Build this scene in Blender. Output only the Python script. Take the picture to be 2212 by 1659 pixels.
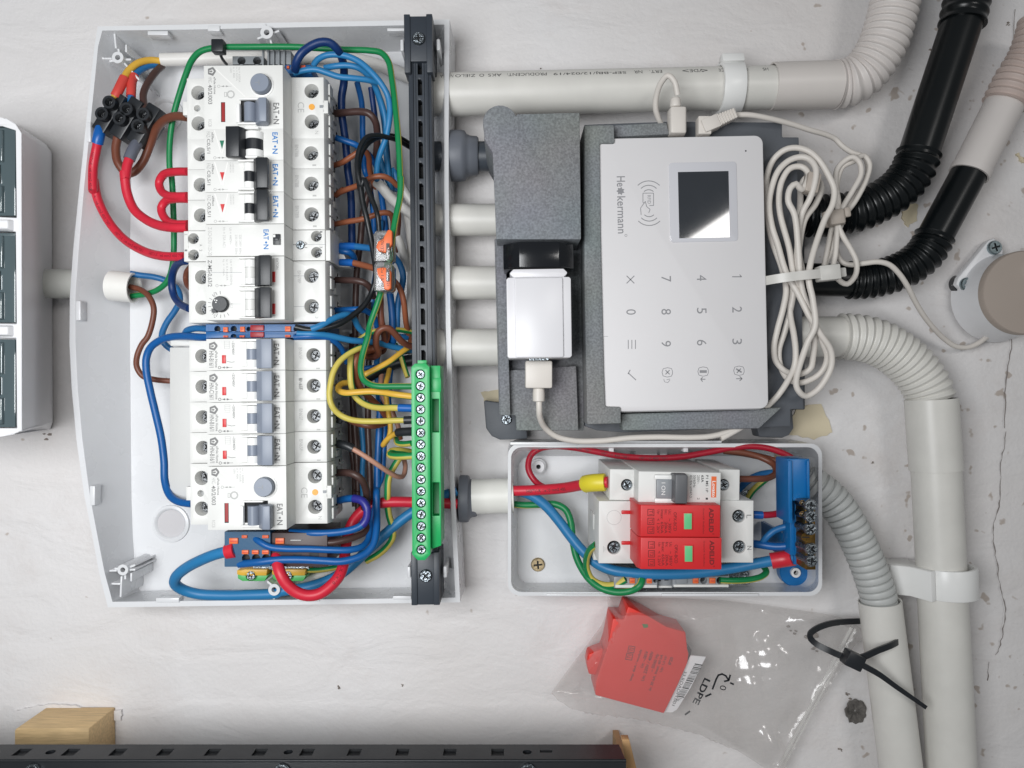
import bpy, bmesh, math, random
from mathutils import Vector, Matrix, noise
from mathutils.geometry import tessellate_polygon
random.seed(7)
for o in list(bpy.data.objects): bpy.data.objects.remove(o)
SC = bpy.context.scene
COL = SC.collection
# ---------------------------------------------------------------- geometry frame
# local wall frame in millimetres: u = photo right (true up), v = photo up, w = out of the wall
CX, CY, FP, H = 1106.0, 829.5, 1606.0, 500.0
MW = Matrix(((0,-1,0,0),(0,0,-1,0),(1,0,0,1.4),(0,0,0,1)))
def TM(x, y, z): return Matrix.Translation(Vector((x, y, z))*0.001)
# ---------------------------------------------------------------- camera
cd = bpy.data.cameras.new('camera'); cam = bpy.data.objects.new('camera', cd); COL.objects.link(cam)
cd.sensor_width = 36.0; cd.lens = FP/2212.0*36.0; cd.clip_start = 0.01; cd.clip_end = 50
cam.matrix_world = MW @ TM(0, 0, H)
SC.camera = cam
# ---------------------------------------------------------------- world, lamps, exposure
W = bpy.data.worlds.new('World'); SC.world = W; W.use_nodes = True
bg = W.node_tree.nodes['Background']; bg.inputs[0].default_value = (0.93, 0.97, 1.0, 1); bg.inputs[1].default_value = 0.15
def lamp(name, pos, target, sx, sy, watts, col, roll=0):
    l = bpy.data.lights.new(name, 'AREA'); l.shape = 'RECTANGLE'; l.size = sx; l.size_y = sy; l.energy = watts; l.color = col
    o = bpy.data.objects.new(name, l); COL.objects.link(o)
    p, t = Vector(pos), Vector(target); d = (p-t).normalized()
    x = Vector((math.cos(roll), math.sin(roll), 0)); x = (x-d*x.dot(d)).normalized(); y = d.cross(x)
    R = Matrix((x, y, d)).transposed().to_4x4()
    o.matrix_world = MW @ TM(*p) @ R
    return o
lamp('ceiling_lamp', (690, 395, 1900), (60, 0, 0), 0.58, 0.25, 5.0, (1.0, 0.975, 0.95), math.radians(33))
lamp('room_lamp', (-225, 5, 640), (-235, -15, 0), 0.32, 0.32, 4.0, (0.97, 0.985, 1.0))
SC.view_settings.view_transform = 'Standard'; SC.view_settings.look = 'None'
SC.view_settings.gamma = 1; SC.view_settings.exposure = 0; SC.view_settings.use_curve_mapping = False
SC.render.engine = 'CYCLES'
SC.cycles.max_bounces = 8; SC.cycles.transparent_max_bounces = 16
# ---------------------------------------------------------------- coordinate helpers
CROP = {'Z':(0,0,1.0),'A':(164.6,0,.24802),'B':(493.7,0,.24802),'C':(164.6,356.6,.24802),'D':(493.7,356.6,.24802),
 'E':(164.6,685.8,.24802),'F':(493.7,685.8,.24802),'G':(164.6,987.5,.24802),'H':(493.7,987.5,.24802),
 'I':(932.6,0,.2976),'K':(987.5,466.3,.2976),'J':(1536.1,0,.30555),'L':(1536.1,466.3,.30555),'N':(1536.1,932.6,.30555),
 'M':(1042.4,921.7,.3472),'O':(1097.2,1234.4,.39683),'P':(0,1371.5,.64484),'Q':(0,219.4,.46296)}
def S(w): return FP/(H-w)
def P(x, y, w): s = (H-w)/FP; return Vector(((x-CX)*s, (CY-y)*s, w))
def PC(k, x, y, w): ox, oy, s = CROP[k]; return P(ox+x*s, oy+y*s, w)
class Fr:
    """frame of one thing: origin (u,v,w) in mm and a turn about w"""
    def __init__(s, o=(0,0,0), ang=0): s.o = Vector(o); s.a = ang; s.R = Matrix.Rotation(ang, 3, 'Z'); s.Ri = s.R.inverted()
    def inv(s, g): return s.Ri @ (Vector(g)-s.o)
    def M(s): return MW @ TM(*s.o) @ s.R.to_4x4()
    def pc(s, k, x, y, w): return s.inv(PC(k, x, y, w))
# ---------------------------------------------------------------- materials
def lin(c):
    c = c/255.0
    return c/12.92 if c <= 0.04045 else ((c+0.055)/1.055)**2.4
MATS = {}
def mat(name, rgb, rough=0.4, metal=0.0, bump=0.0, bsc=300, var=0.03, vsc=40, spec=0.5, coat=0.0, trans=0.0, sss=0.0, stretch=None, emit=None, rv=0.08, alpha=None):
    m = bpy.data.materials.new(name); m.use_nodes = True; nt = m.node_tree; N = nt.nodes; L = nt.links
    b = N['Principled BSDF']; c = [lin(v) for v in rgb]
    tc = N.new('ShaderNodeTexCoord'); mp = N.new('ShaderNodeMapping'); L.new(tc.outputs['Object'], mp.inputs[0])
    if stretch: mp.inputs['Scale'].default_value = stretch
    n1 = N.new('ShaderNodeTexNoise'); n1.inputs['Scale'].default_value = vsc; n1.inputs['Detail'].default_value = 5; L.new(mp.outputs[0], n1.inputs[0])
    mx = N.new('ShaderNodeMix'); mx.data_type = 'RGBA'
    mx.inputs[6].default_value = [max(0, v*(1-var*2)) for v in c]+[1]; mx.inputs[7].default_value = [min(1, v*(1+var)) for v in c]+[1]
    L.new(n1.outputs['Fac'], mx.inputs[0]); L.new(mx.outputs[2], b.inputs['Base Color'])
    mr = N.new('ShaderNodeMapRange'); mr.inputs[3].default_value = max(0.02, rough-rv); mr.inputs[4].default_value = min(1, rough+rv)
    L.new(n1.outputs['Fac'], mr.inputs[0]); L.new(mr.outputs[0], b.inputs['Roughness'])
    b.inputs['Metallic'].default_value = metal; b.inputs['Specular IOR Level'].default_value = spec
    b.inputs['Coat Weight'].default_value = coat; b.inputs['Transmission Weight'].default_value = trans
    if sss: b.inputs['Subsurface Weight'].default_value = sss; b.inputs['Subsurface Radius'].default_value = (.004,.004,.004)
    if emit: b.inputs['Emission Color'].default_value = (*[lin(v) for v in emit], 1); b.inputs['Emission Strength'].default_value = 1
    if alpha is not None: b.inputs['Alpha'].default_value = alpha
    if bump:
        n2 = N.new('ShaderNodeTexNoise'); n2.inputs['Scale'].default_value = bsc; n2.inputs['Detail'].default_value = 4; L.new(mp.outputs[0], n2.inputs[0])
        bp = N.new('ShaderNodeBump'); bp.inputs['Strength'].default_value = bump; bp.inputs['Distance'].default_value = 0.0006
        L.new(n2.outputs['Fac'], bp.inputs['Height']); L.new(bp.outputs[0], b.inputs['Normal'])
    MATS[name] = m; return m
WH = mat('white_plastic', (226,226,228), .33, bump=.05, bsc=900, var=.02)
BOXW = mat('enclosure_white', (219,220,222), .28, bump=.04, bsc=700, var=.02)
CASE = mat('device_grey_white', (219,219,216), .46, bump=.10, bsc=2500, var=.02)
CASE2 = mat('device_grey_side', (206,206,204), .5, bump=.10, bsc=2500, var=.03)
LIP = mat('lever_white', (236,236,234), .35)
PVC = mat('pvc_pipe', (218,216,210), .38, bump=.08, bsc=150, var=.06, vsc=55)
PVCG = mat('pvc_grey', (188,190,188), .45, var=.04)
PVCR = mat('pvc_ribbed', (214,208,204), .45, var=.03)
BLK = mat('black_plastic', (34,37,41), .38, bump=.08, bsc=1500)
BLKP = mat('black_pipe', (14,18,20), .30, bump=.03, bsc=200, spec=.4)
RAIL = mat('rail_charcoal', (52,58,66), .42, bump=.08, bsc=1200)
DARK = mat('dark_cavity', (22,24,27), .6)
HOLE = mat('hole_grey', (150,152,152), .55)
GRYT = mat('toggle_blue_grey', (128,136,150), .4, bump=.05, bsc=1500)
GRY = mat('mid_grey', (140,144,148), .45)
GROM = mat('grommet_grey', (104,108,116), .5, bump=.1, bsc=300)
PLT = mat('bracket_grey', (92,96,102), .55, bump=.2, bsc=700, var=.06)
RED = mat('wire_red', (204,40,60), .38, spec=.4)
REDI = mat('indicator_red', (200,40,42), .4)
REDM = mat('module_red', (205,40,44), .42, bump=.08, bsc=2000)
SLOTR = mat('slot_red', (150,30,30), .45)
ORR = mat('module_orange_red', (220,34,12), .45)
BLU = mat('wire_blue', (22,84,146), .38, spec=.4)
BLUL = mat('wire_light_blue', (42,120,172), .4, spec=.4)
BLUN = mat('wire_navy', (14,48,100), .4, spec=.4)
BLUR = mat('wire_royal', (18,88,154), .36, spec=.4)
BLUT = mat('wire_steel_blue', (36,104,160), .4, spec=.4)
VIO = mat('sleeve_violet', (44,44,134), .4)
BRN = mat('wire_brown', (112,66,50), .4, spec=.4)
BRNL = mat('wire_light_brown', (140,82,56), .42, spec=.4)
BRND = mat('wire_dark_brown', (72,52,48), .38, spec=.4)
PNK = mat('wire_pink_brown', (188,140,120), .45)
GRN = mat('wire_green', (20,126,72), .4, spec=.4)
YEL = mat('wire_yellow', (200,184,88), .42, spec=.4)
YELO = mat('wire_amber', (218,172,66), .42, spec=.4)
BLKW = mat('wire_black', (26,29,32), .34, spec=.4)
WHC = mat('cable_white', (224,222,218), .4, spec=.4)
CABW = mat('cord_white', (216,210,203), .42, spec=.4)
SLRD = mat('sleeve_red', (206,70,62), .5)
FBLU = mat('ferrule_blue', (20,92,170), .35)
FGRY = mat('ferrule_grey', (96,100,112), .45)
FYEL = mat('ferrule_yellow', (222,206,54), .4)
FRED = mat('ferrule_red', (208,40,56), .35)
TBLU = mat('terminal_blue', (22,90,148), .38, bump=.06, bsc=900)
TBLD = mat('terminal_deep_blue', (26,80,116), .42, bump=.06, bsc=900)
ORNG = mat('terminal_orange', (228,110,58), .42)
TRED = mat('terminal_red', (160,34,44), .42)
TBRN = mat('terminal_dark_brown', (66,50,50), .45)
TGRN = mat('terminal_green', (84,178,98), .4)
TYEL = mat('terminal_yellow', (226,176,60), .4)
GBLK = mat('block_green', (28,168,92), .36, bump=.05, bsc=900)
GBLD = mat('block_green_side', (20,128,70), .4)
BHLD = mat('holder_blue', (12,104,168), .36, bump=.04, bsc=700)
ZNC = mat('screw_zinc', (150,158,164), .26, 1.0, bump=.9, bsc=700, var=.45, vsc=500)  # dark mottling in the colour stands in for dark surroundings mirrored by chrome
STL = mat('screw_dark_steel', (104,106,108), .24, 1.0, bump=.5, bsc=1400, var=.5, vsc=800)
BRS = mat('brass', (150,118,66), .34, 1.0, bump=.2, bsc=800, var=.2, vsc=300)
BRSD = mat('brass_dull', (196,176,140), .4, .8, bump=.3, bsc=700, var=.2, vsc=300)
COP = mat('copper', (196,120,84), .35, 1.0)
INK = mat('ink_grey', (118,118,118), .6)
INKF = mat('ink_faint', (180,180,178), .6)
INKB = mat('ink_blue', (10,112,182), .5)
INKK = mat('ink_black', (50,50,52), .6)
INKP = mat('ink_pad', (140,140,143), .6)
INKR = mat('ink_dark_red', (112,18,22), .6)
EMB = mat('emboss_white', (232,231,228), .4)
TGR = mat('triangle_green', (20,112,84), .5)
ORD = mat('seal_orange', (232,164,62), .45, bump=.3, bsc=900)
GLG = mat('window_green', (104,190,132), .3)
GLASS = mat('screen_glass', (42,46,52), .05, spec=1.0, coat=1.0, rv=.01, vsc=90)
BEZ = mat('screen_bezel', (208,208,213), .05, spec=.8, rv=.005, coat=1, var=0)
PANEL = mat('panel_white', (218,216,217), .52, bump=.03, bsc=500, var=.015)
CHG = mat('charger_white', (220,219,222), .36, var=.01)
WOOD = mat('pine_wood', (226,194,144), .6, bump=.5, bsc=120, var=.22, vsc=70, stretch=(1,9,9))
WOODS = mat('board_wood', (190,150,104), .65, bump=.3, bsc=300, var=.1, vsc=200)
RACK = mat('rack_black_paint', (26,29,33), .42, bump=.25, bsc=1800, spec=.4)
TEAL = mat('tinted_window', (78,92,96), .06, spec=1.0, coat=1.0, var=.1, vsc=12)
TEALD = mat('tinted_window_deep', (38,48,50), .06, spec=1.0, coat=1.0, var=.1, vsc=12)
SENS = mat('sensor_beige', (170,158,148), .6, var=.03)
PAPER = mat('label_paper', (236,236,238), .6)
TAPE = mat('filler_cream', (214,202,174), .75, bump=.4, bsc=120, var=.06)
DIRT = mat('dirt', (150,140,132), .9, bump=.5, bsc=300, var=.3, vsc=300)
CRK = mat('crack_dark', (128,120,116), .9)
CLEAR = mat('clear_plastic', (225,225,225), .08, trans=.85, var=.01)
NYL = mat('nylon_clear', (205,203,198), .35, sss=.2)
NYLG = mat('nylon_grey', (178,168,158), .4)
def foam_mat():
    m = bpy.data.materials.new('grey_foam'); m.use_nodes = True; nt = m.node_tree; N = nt.nodes; L = nt.links
    b = N['Principled BSDF']; tc = N.new('ShaderNodeTexCoord')
    n = N.new('ShaderNodeTexNoise'); n.inputs['Scale'].default_value = 850; n.inputs['Detail'].default_value = 5; L.new(tc.outputs['Object'], n.inputs[0])
    n3 = N.new('ShaderNodeTexNoise'); n3.inputs['Scale'].default_value = 18; L.new(tc.outputs['Object'], n3.inputs[0])
    r = N.new('ShaderNodeValToRGB'); r.color_ramp.elements[0].position = .36; r.color_ramp.elements[1].position = .66
    r.color_ramp.elements[0].color = (*[lin(v) for v in (116,119,122)], 1); r.color_ramp.elements[1].color = (*[lin(v) for v in (142,146,149)], 1)
    L.new(n.outputs['Fac'], r.inputs[0])
    mx = N.new('ShaderNodeMix'); mx.data_type = 'RGBA'; mx.blend_type = 'MULTIPLY'; mx.inputs[0].default_value = .25
    L.new(r.outputs[0], mx.inputs[6]); L.new(n3.outputs['Color'], mx.inputs[7]); L.new(mx.outputs[2], b.inputs['Base Color'])
    b.inputs['Roughness'].default_value = .75
    bp = N.new('ShaderNodeBump'); bp.inputs['Strength'].default_value = .5; bp.inputs['Distance'].default_value = .0006
    L.new(n.outputs['Fac'], bp.inputs['Height']); L.new(bp.outputs[0], b.inputs['Normal']); return m
FOAM = foam_mat()
def wall_mat():
    m = bpy.data.materials.new('painted_plaster'); m.use_nodes = True; nt = m.node_tree; N = nt.nodes; L = nt.links
    b = N['Principled BSDF']; tc = N.new('ShaderNodeTexCoord')
    mp = N.new('ShaderNodeMapping'); mp.inputs['Scale'].default_value = (1.0, 2.1, 1); mp.inputs['Rotation'].default_value = (0,0,.10); L.new(tc.outputs['Object'], mp.inputs[0])
    n = N.new('ShaderNodeTexNoise'); n.inputs['Scale'].default_value = 19; n.inputs['Detail'].default_value = 7; n.inputs['Roughness'].default_value = .5; n.inputs['Distortion'].default_value = .6; L.new(mp.outputs[0], n.inputs[0])
    n2 = N.new('ShaderNodeTexNoise'); n2.inputs['Scale'].default_value = 6; n2.inputs['Detail'].default_value = 3; L.new(tc.outputs['Object'], n2.inputs[0])
    n4 = N.new('ShaderNodeTexNoise'); n4.inputs['Scale'].default_value = 380; n4.inputs['Detail'].default_value = 3; L.new(tc.outputs['Object'], n4.inputs[0])
    r = N.new('ShaderNodeValToRGB'); r.color_ramp.elements[0].position = .3; r.color_ramp.elements[1].position = .62
    r.color_ramp.elements[0].color = (*[lin(v) for v in (217,213,211)], 1); r.color_ramp.elements[1].color = (*[lin(v) for v in (223,221,221)], 1)
    L.new(n2.outputs['Fac'], r.inputs[0])
    # specks of dirt and chipped paint
    mp2 = N.new('ShaderNodeMapping'); mp2.inputs['Scale'].default_value = (1.0, 1.0, 1); L.new(tc.outputs['Object'], mp2.inputs[0])
    st = N.new('ShaderNodeTexNoise'); st.inputs['Scale'].default_value = 11; st.inputs['Detail'].default_value = 8; st.inputs['Roughness'].default_value = .7; L.new(mp2.outputs[0], st.inputs[0])
    rs = N.new('ShaderNodeValToRGB'); rs.color_ramp.elements[0].position = .52; rs.color_ramp.elements[1].position = .72; L.new(st.outputs['Fac'], rs.inputs[0])
    ms = N.new('ShaderNodeMix'); ms.data_type = 'RGBA'; ms.inputs[7].default_value = (*[lin(v) for v in (213,208,206)], 1); L.new(rs.outputs[0], ms.inputs[0]); L.new(r.outputs[0], ms.inputs[6])
    vo = N.new('ShaderNodeTexNoise'); vo.inputs['Scale'].default_value = 95; vo.inputs['Detail'].default_value = 2; L.new(tc.outputs['Object'], vo.inputs[0])
    r2 = N.new('ShaderNodeValToRGB'); r2.color_ramp.elements[0].position = .735; r2.color_ramp.elements[1].position = .78
    sx = N.new('ShaderNodeSeparateXYZ'); L.new(tc.outputs['Object'], sx.inputs[0])
    mg = N.new('ShaderNodeMapRange'); mg.inputs[1].default_value = .17; mg.inputs[2].default_value = .27; mg.inputs[3].default_value = 0; mg.inputs[4].default_value = .085; L.new(sx.outputs['X'], mg.inputs[0])
    av = N.new('ShaderNodeMath'); av.operation = 'ADD'; L.new(vo.outputs['Fac'], av.inputs[0]); L.new(mg.outputs[0], av.inputs[1]); L.new(av.outputs[0], r2.inputs[0])
    mx = N.new('ShaderNodeMix'); mx.data_type = 'RGBA'; mx.inputs[7].default_value = (*[lin(v) for v in (184,174,166)], 1)
    L.new(r2.outputs[0], mx.inputs[0]); L.new(ms.outputs[2], mx.inputs[6]); L.new(mx.outputs[2], b.inputs['Base Color'])
    b.inputs['Roughness'].default_value = .55; b.inputs['Specular IOR Level'].default_value = .35
    ad = N.new('ShaderNodeMath'); ad.operation = 'MULTIPLY_ADD'; ad.inputs[1].default_value = .12
    L.new(n4.outputs['Fac'], ad.inputs[0]); L.new(n.outputs['Fac'], ad.inputs[2])
    bp = N.new('ShaderNodeBump'); bp.inputs['Strength'].default_value = .65; bp.inputs['Distance'].default_value = .0038
    L.new(ad.outputs[0], bp.inputs['Height']); L.new(bp.outputs[0], b.inputs['Normal']); return m
WALL = wall_mat()
def film_mat():
    m = bpy.data.materials.new('clear_bag_film'); m.use_nodes = True; nt = m.node_tree; N = nt.nodes; L = nt.links
    for n in list(N): N.remove(n)
    out = N.new('ShaderNodeOutputMaterial'); tr = N.new('ShaderNodeBsdfTransparent'); tr.inputs[0].default_value = (.985,.98,.975,1)
    gl = N.new('ShaderNodeBsdfGlossy'); gl.inputs['Roughness'].default_value = .15
    df = N.new('ShaderNodeBsdfDiffuse'); df.inputs[0].default_value = (.82,.8,.79,1)
    tc = N.new('ShaderNodeTexCoord'); n = N.new('ShaderNodeTexNoise'); n.inputs['Scale'].default_value = 13; n.inputs['Detail'].default_value = 2; n.inputs['Distortion'].default_value = .8
    L.new(tc.outputs['Object'], n.inputs[0])
    bp = N.new('ShaderNodeBump'); bp.inputs['Strength'].default_value = .5; bp.inputs['Distance'].default_value = .003; L.new(n.outputs['Fac'], bp.inputs['Height']); L.new(bp.outputs[0], gl.inputs['Normal'])
    m1 = N.new('ShaderNodeMixShader'); m1.inputs[0].default_value = .13; L.new(tr.outputs[0], m1.inputs[1]); L.new(df.outputs[0], m1.inputs[2])
    m2 = N.new('ShaderNodeMixShader'); m2.inputs[0].default_value = .075; L.new(m1.outputs[0], m2.inputs[1]); L.new(gl.outputs[0], m2.inputs[2])
    L.new(m2.outputs[0], out.inputs[0]); return m
FILM = film_mat()
# ---------------------------------------------------------------- mesh builder
def rr(x0, y0, x1, y1, r, n=4):
    r = min(r, abs(x1-x0)/2-1e-4, abs(y1-y0)/2-1e-4); out = []
    for cx, cy, a in ((x1-r,y1-r,0),(x0+r,y1-r,90),(x0+r,y0+r,180),(x1-r,y0+r,270)):
        for i in range(n+1):
            t = math.radians(a+90*i/n); out.append((cx+r*math.cos(t), cy+r*math.sin(t)))
    return out
def circ(cx, cy, r, n=24, a0=0): return [(cx+r*math.cos(a0+2*math.pi*i/n), cy+r*math.sin(a0+2*math.pi*i/n)) for i in range(n)]
def plus(cx, cy, r, t, a=0.6):
    pts = [(r,t),(t,t),(t,r),(-t,r),(-t,t),(-r,t),(-r,-t),(-t,-t),(-t,-r),(t,-r),(t,-t),(r,-t)]
    return [(cx+x*math.cos(a)-y*math.sin(a), cy+x*math.sin(a)+y*math.cos(a)) for x, y in pts]
def area2(p): return sum(p[i-1][0]*p[i][1]-p[i][0]*p[i-1][1] for i in range(len(p)))
TXT = {}
def txt_mesh(s, bold):
    k = (s, bold)
    if k not in TXT:
        c = bpy.data.curves.new('t', 'FONT'); c.body = s; c.offset = bold; c.resolution_u = 3
        o = bpy.data.objects.new('t', c); me = bpy.data.meshes.new_from_object(o)
        vs = [tuple(v.co) for v in me.vertices]; fs = [tuple(p.vertices) for p in me.polygons]
        xs = [v[0] for v in vs]; ys = [v[1] for v in vs]
        TXT[k] = (vs, fs, min(xs), max(xs), min(ys), max(ys))
        bpy.data.objects.remove(o); bpy.data.curves.remove(c); bpy.data.meshes.remove(me)
    return TXT[k]
class MB:
    def __init__(s, fr=None): s.fr = fr or Fr(); s.v = []; s.f = []; s.m = []; s.s = []; s.mats = []
    def mi(s, m):
        if m not in s.mats: s.mats.append(m)
        return s.mats.index(m)
    def add(s, vs, fs, m, smooth=False, T=None):
        b = len(s.v); s.v += [Vector(v) if T is None else T @ Vector(v) for v in vs]
        k = m if isinstance(m, int) else s.mi(m)
        for f in fs: s.f.append([b+i for i in f]); s.m.append(k); s.s.append(smooth)
    def box(s, x0, x1, y0, y1, z0, z1, m, T=None, tx=0, ty=0):
        if x0 > x1: x0, x1 = x1, x0
        if y0 > y1: y0, y1 = y1, y0
        vs = [(x0,y0,z0),(x1,y0,z0),(x1,y1,z0),(x0,y1,z0),(x0+tx,y0+ty,z1),(x1-tx,y0+ty,z1),(x1-tx,y1-ty,z1),(x0+tx,y1-ty,z1)]
        s.add(vs, [(3,2,1,0),(4,5,6,7),(0,1,5,4),(1,2,6,5),(2,3,7,6),(3,0,4,7)], m, T=T)
    def prism(s, poly, z0, z1, m, holes=(), T=None, bottom=True, smooth=False, hd=None, hm=None, top=True):
        """polygon extruded z0..z1 ; holes sink hd deep from z1 with floor hm"""
        poly = [tuple(p[:2]) for p in poly]
        if area2(poly) < 0: poly = poly[::-1]
        n = len(poly)
        s.add([(x,y,z0) for x,y in poly]+[(x,y,z1) for x,y in poly], [(i,(i+1)%n,n+(i+1)%n,n+i) for i in range(n)], m, smooth, T)
        if bottom: s.add([(x,y,z0) for x,y in poly], [list(range(n))[::-1]], m, T=T)
        if top: s.plate(poly, holes, z1, m, T, hd, hm)
    def plate(s, poly, holes, z, m, T=None, hd=None, hm=None):
        if not holes:
            s.add([(x,y,z) for x,y in poly], [range(len(poly))], m, T=T); return
        loops = [[Vector((x,y,0)) for x,y in poly]]+[[Vector((x,y,0)) for x,y in h] for h in holes]
        tri = tessellate_polygon(loops); pts = [p for l in loops for p in l]; fs = []
        for t in tri:
            a, b, c = (pts[i] for i in t)
            if (b-a).cross(c-a).z < 0: t = (t[0],t[2],t[1])
            fs.append(t)
        s.add([(p.x,p.y,z) for p in pts], fs, m, T=T)
        if hd:
            for k, h in enumerate(holes):
                h = h[::-1] if area2(h) > 0 else h; n = len(h)
                d = hd[k] if isinstance(hd, (list,tuple)) else hd
                mm = hm or m; wm = m if n > 8 else mm
                s.add([(x,y,z-d) for x,y in h]+[(x,y,z) for x,y in h], [(i,(i+1)%n,n+(i+1)%n,n+i) for i in range(n)], wm, n > 8, T)
                s.add([(x,y,z-d) for x,y in h], [list(range(n))[::-1]], mm, T=T)
    def lathe(s, p, d, prof, m, n=24, caps=True, smooth=True):
        """profile [(r,h)...] turned about axis d from p"""
        d = Vector(d).normalized(); q = Vector((0,0,1)).rotation_difference(d).to_matrix(); p = Vector(p); vs = []
        for r, h in prof:
            for i in range(n):
                a = 2*math.pi*i/n; vs.append(p+q@Vector((r*math.cos(a), r*math.sin(a), h)))
        fs = []
        for k in range(len(prof)-1):
            for i in range(n): j = (i+1)%n; fs.append((k*n+i,k*n+j,(k+1)*n+j,(k+1)*n+i))
        s.add(vs, fs, m, smooth)
        if caps:
            s.add(vs[:n], [list(range(n))[::-1]], m); s.add(vs[-n:], [list(range(n))], m)
    def cyl(s, p, q, r, m, r2=None, n=24, caps=True):
        p, q = Vector(p), Vector(q); s.lathe(p, q-p, [(r,0),(r if r2 is None else r2,(q-p).length)], m, n, caps)
    def pipe(s, p, q, r, ri, m, n=32):
        p, q = Vector(p), Vector(q); L = (q-p).length
        s.lathe(p, q-p, [(ri,L*.02),(ri,0),(r,0),(r,L),(ri,L),(ri,L*.02)], m, n, False)
    def tube(s, pts, rad, m, n=12, caps=True, stripe=None, closed=False, twist=0):
        """pts list of Vector; rad float or list; stripe=(mat2, a0, a1) sector of the circumference"""
        N = len(pts); T = []
        for i in range(N):
            a = pts[max(0,i-1)]; b = pts[min(N-1,i+1)]; T.append((b-a).normalized())
        u = T[0].orthogonal().normalized()
        if stripe: # keep the sector tied to the camera-facing normal
            u = (Vector((0,0,1))-T[0]*T[0].z)
            u = u.normalized() if u.length > .2 else T[0].orthogonal().normalized()
        vs = []
        for i in range(N):
            if i:
                ax = T[i-1].cross(T[i])
                if ax.length > 1e-6: u = Matrix.Rotation(T[i-1].angle(T[i]), 3, ax) @ u
                u = (u-T[i]*u.dot(T[i])).normalized()
            if stripe: # keep the coloured sector tied to the same side of the wire
                u2 = Vector((0,0,1))-T[i]*T[i].z
                if u2.length > .35: u = u2.normalized()
            w = T[i].cross(u); r = rad[i] if isinstance(rad, list) else rad; tw = twist*i/N
            for k in range(n):
                a = 2*math.pi*k/n+tw; vs.append(pts[i]+u*(r*math.cos(a))+w*(r*math.sin(a)))
        f1, f2 = [], []
        for i in range(N-1):
            for k in range(n):
                j = (k+1)%n; f = (i*n+k,i*n+j,(i+1)*n+j,(i+1)*n+k)
                if stripe and stripe[1] <= (k+.5)/n < stripe[2]: f2.append(f)
                else: f1.append(f)
        s.add(vs, f1, m, True)
        if f2:
            b = len(s.v)-len(vs); k2 = s.mi(stripe[0])
            for f in f2: s.f.append([b+i for i in f]); s.m.append(k2); s.s.append(True)
        if caps: s.add(vs[:n], [list(range(n))[::-1]], m); s.add(vs[-n:], [list(range(n))], m)
    def text(s, t, cx, cy, z, length, height, m, ang=-90, bold=0.0, T=None):
        vs, fs, x0, x1, y0, y1 = txt_mesh(t, bold); a = math.radians(ang); ca, sa = math.cos(a), math.sin(a); out = []
        sx = length/(x1-x0); sy = height/(y1-y0)
        for x, y, _ in vs:
            x = (x-(x0+x1)/2)*sx; y = (y-(y0+y1)/2)*sy; out.append((cx+x*ca-y*sa, cy+x*sa+y*ca, z))
        s.add(out, fs, m, T=T)
    def screw(s, x, y, z, r, h=1.2, m=None, slot='plus', a=None, T=None):
        m = m or ZNC; a = random.uniform(0, 1.5) if a is None else a
        hole = plus(x, y, r*.62, r*.13, a) if slot == 'plus' else [(x+r*.85*math.cos(a+q)*1, y+r*.85*math.sin(a+q)) for q in (-.15,.15,math.pi-.15,math.pi+.15)]
        s.prism(circ(x, y, r, 20), z, z+h*.6, m, T=T, top=False)
        c1 = circ(x, y, r, 20); c2 = circ(x, y, r*.86, 20)
        s.add([(p[0],p[1],z+h*.6) for p in c1]+[(p[0],p[1],z+h) for p in c2], [(i,(i+1)%20,20+(i+1)%20,20+i) for i in range(20)], m, True, T)
        s.plate(c2, [hole], z+h, m, T, min(h*.9,1.4), DARK)
    def build(s, name, parent=None, bev=0, seg=2, label=None):
        if name == 'lettering' and parent and len(s.f) > 3: # marks on a lower step are a part of their own
            zs = [s.v[f[0]].z for f in s.f]; lo, hi = min(zs), max(zs)
            if hi-lo > 8:
                cut = (lo+hi)/2; q = MB(s.fr); q.mats = s.mats; q.v = s.v; keep = [i for i, z in enumerate(zs) if z > cut]; low = [i for i, z in enumerate(zs) if z <= cut]
                q.f = [s.f[i] for i in low]; q.m = [s.m[i] for i in low]; q.s = [s.s[i] for i in low]; q.build('terminal_marking', parent)
                s.f = [s.f[i] for i in keep]; s.m = [s.m[i] for i in keep]; s.s = [s.s[i] for i in keep]
        me = bpy.data.meshes.new(name)
        me.from_pydata([tuple(v*0.001) for v in s.v], [], s.f)
        for m in s.mats: me.materials.append(m)
        me.polygons.foreach_set('material_index', s.m); me.polygons.foreach_set('use_smooth', s.s)
        if bev:
            bm = bmesh.new(); bm.from_mesh(me); bmesh.ops.remove_doubles(bm, verts=bm.verts, dist=2e-6)
            es = [e for e in bm.edges if len(e.link_faces) == 2 and e.calc_face_angle(0) > .7]
            bmesh.ops.bevel(bm, geom=es, offset=bev*.001, segments=seg, affect='EDGES', clamp_overlap=True, profile=.5)
            bm.to_mesh(me); bm.free()
        if not bev and name in ('lettering', 'terminal_marking'):
            bm = bmesh.new(); bm.from_mesh(me); bmesh.ops.delete(bm, geom=[v for v in bm.verts if not v.link_faces], context='VERTS'); bm.to_mesh(me); bm.free()
        me.update(); me.set_sharp_from_angle(angle=.75)
        o = bpy.data.objects.new(name, me); COL.objects.link(o)
        if parent: o.parent = parent
        else: o.matrix_world = s.fr.M()
        if label: o['label'] = label
        return o
def thing(name, label, cat, fr, group=None, kind=None):
    o = bpy.data.objects.new(name, None); COL.objects.link(o); o.empty_display_size = .01; o.matrix_world = fr.M()
    tag(o, label, cat, group, kind); return o
def tag(o, label=None, cat=None, group=None, kind=None):
    if label: o['label'] = label
    if cat: o['category'] = cat
    if group: o['group'] = group
    if kind: o['kind'] = kind
    return o
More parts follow.
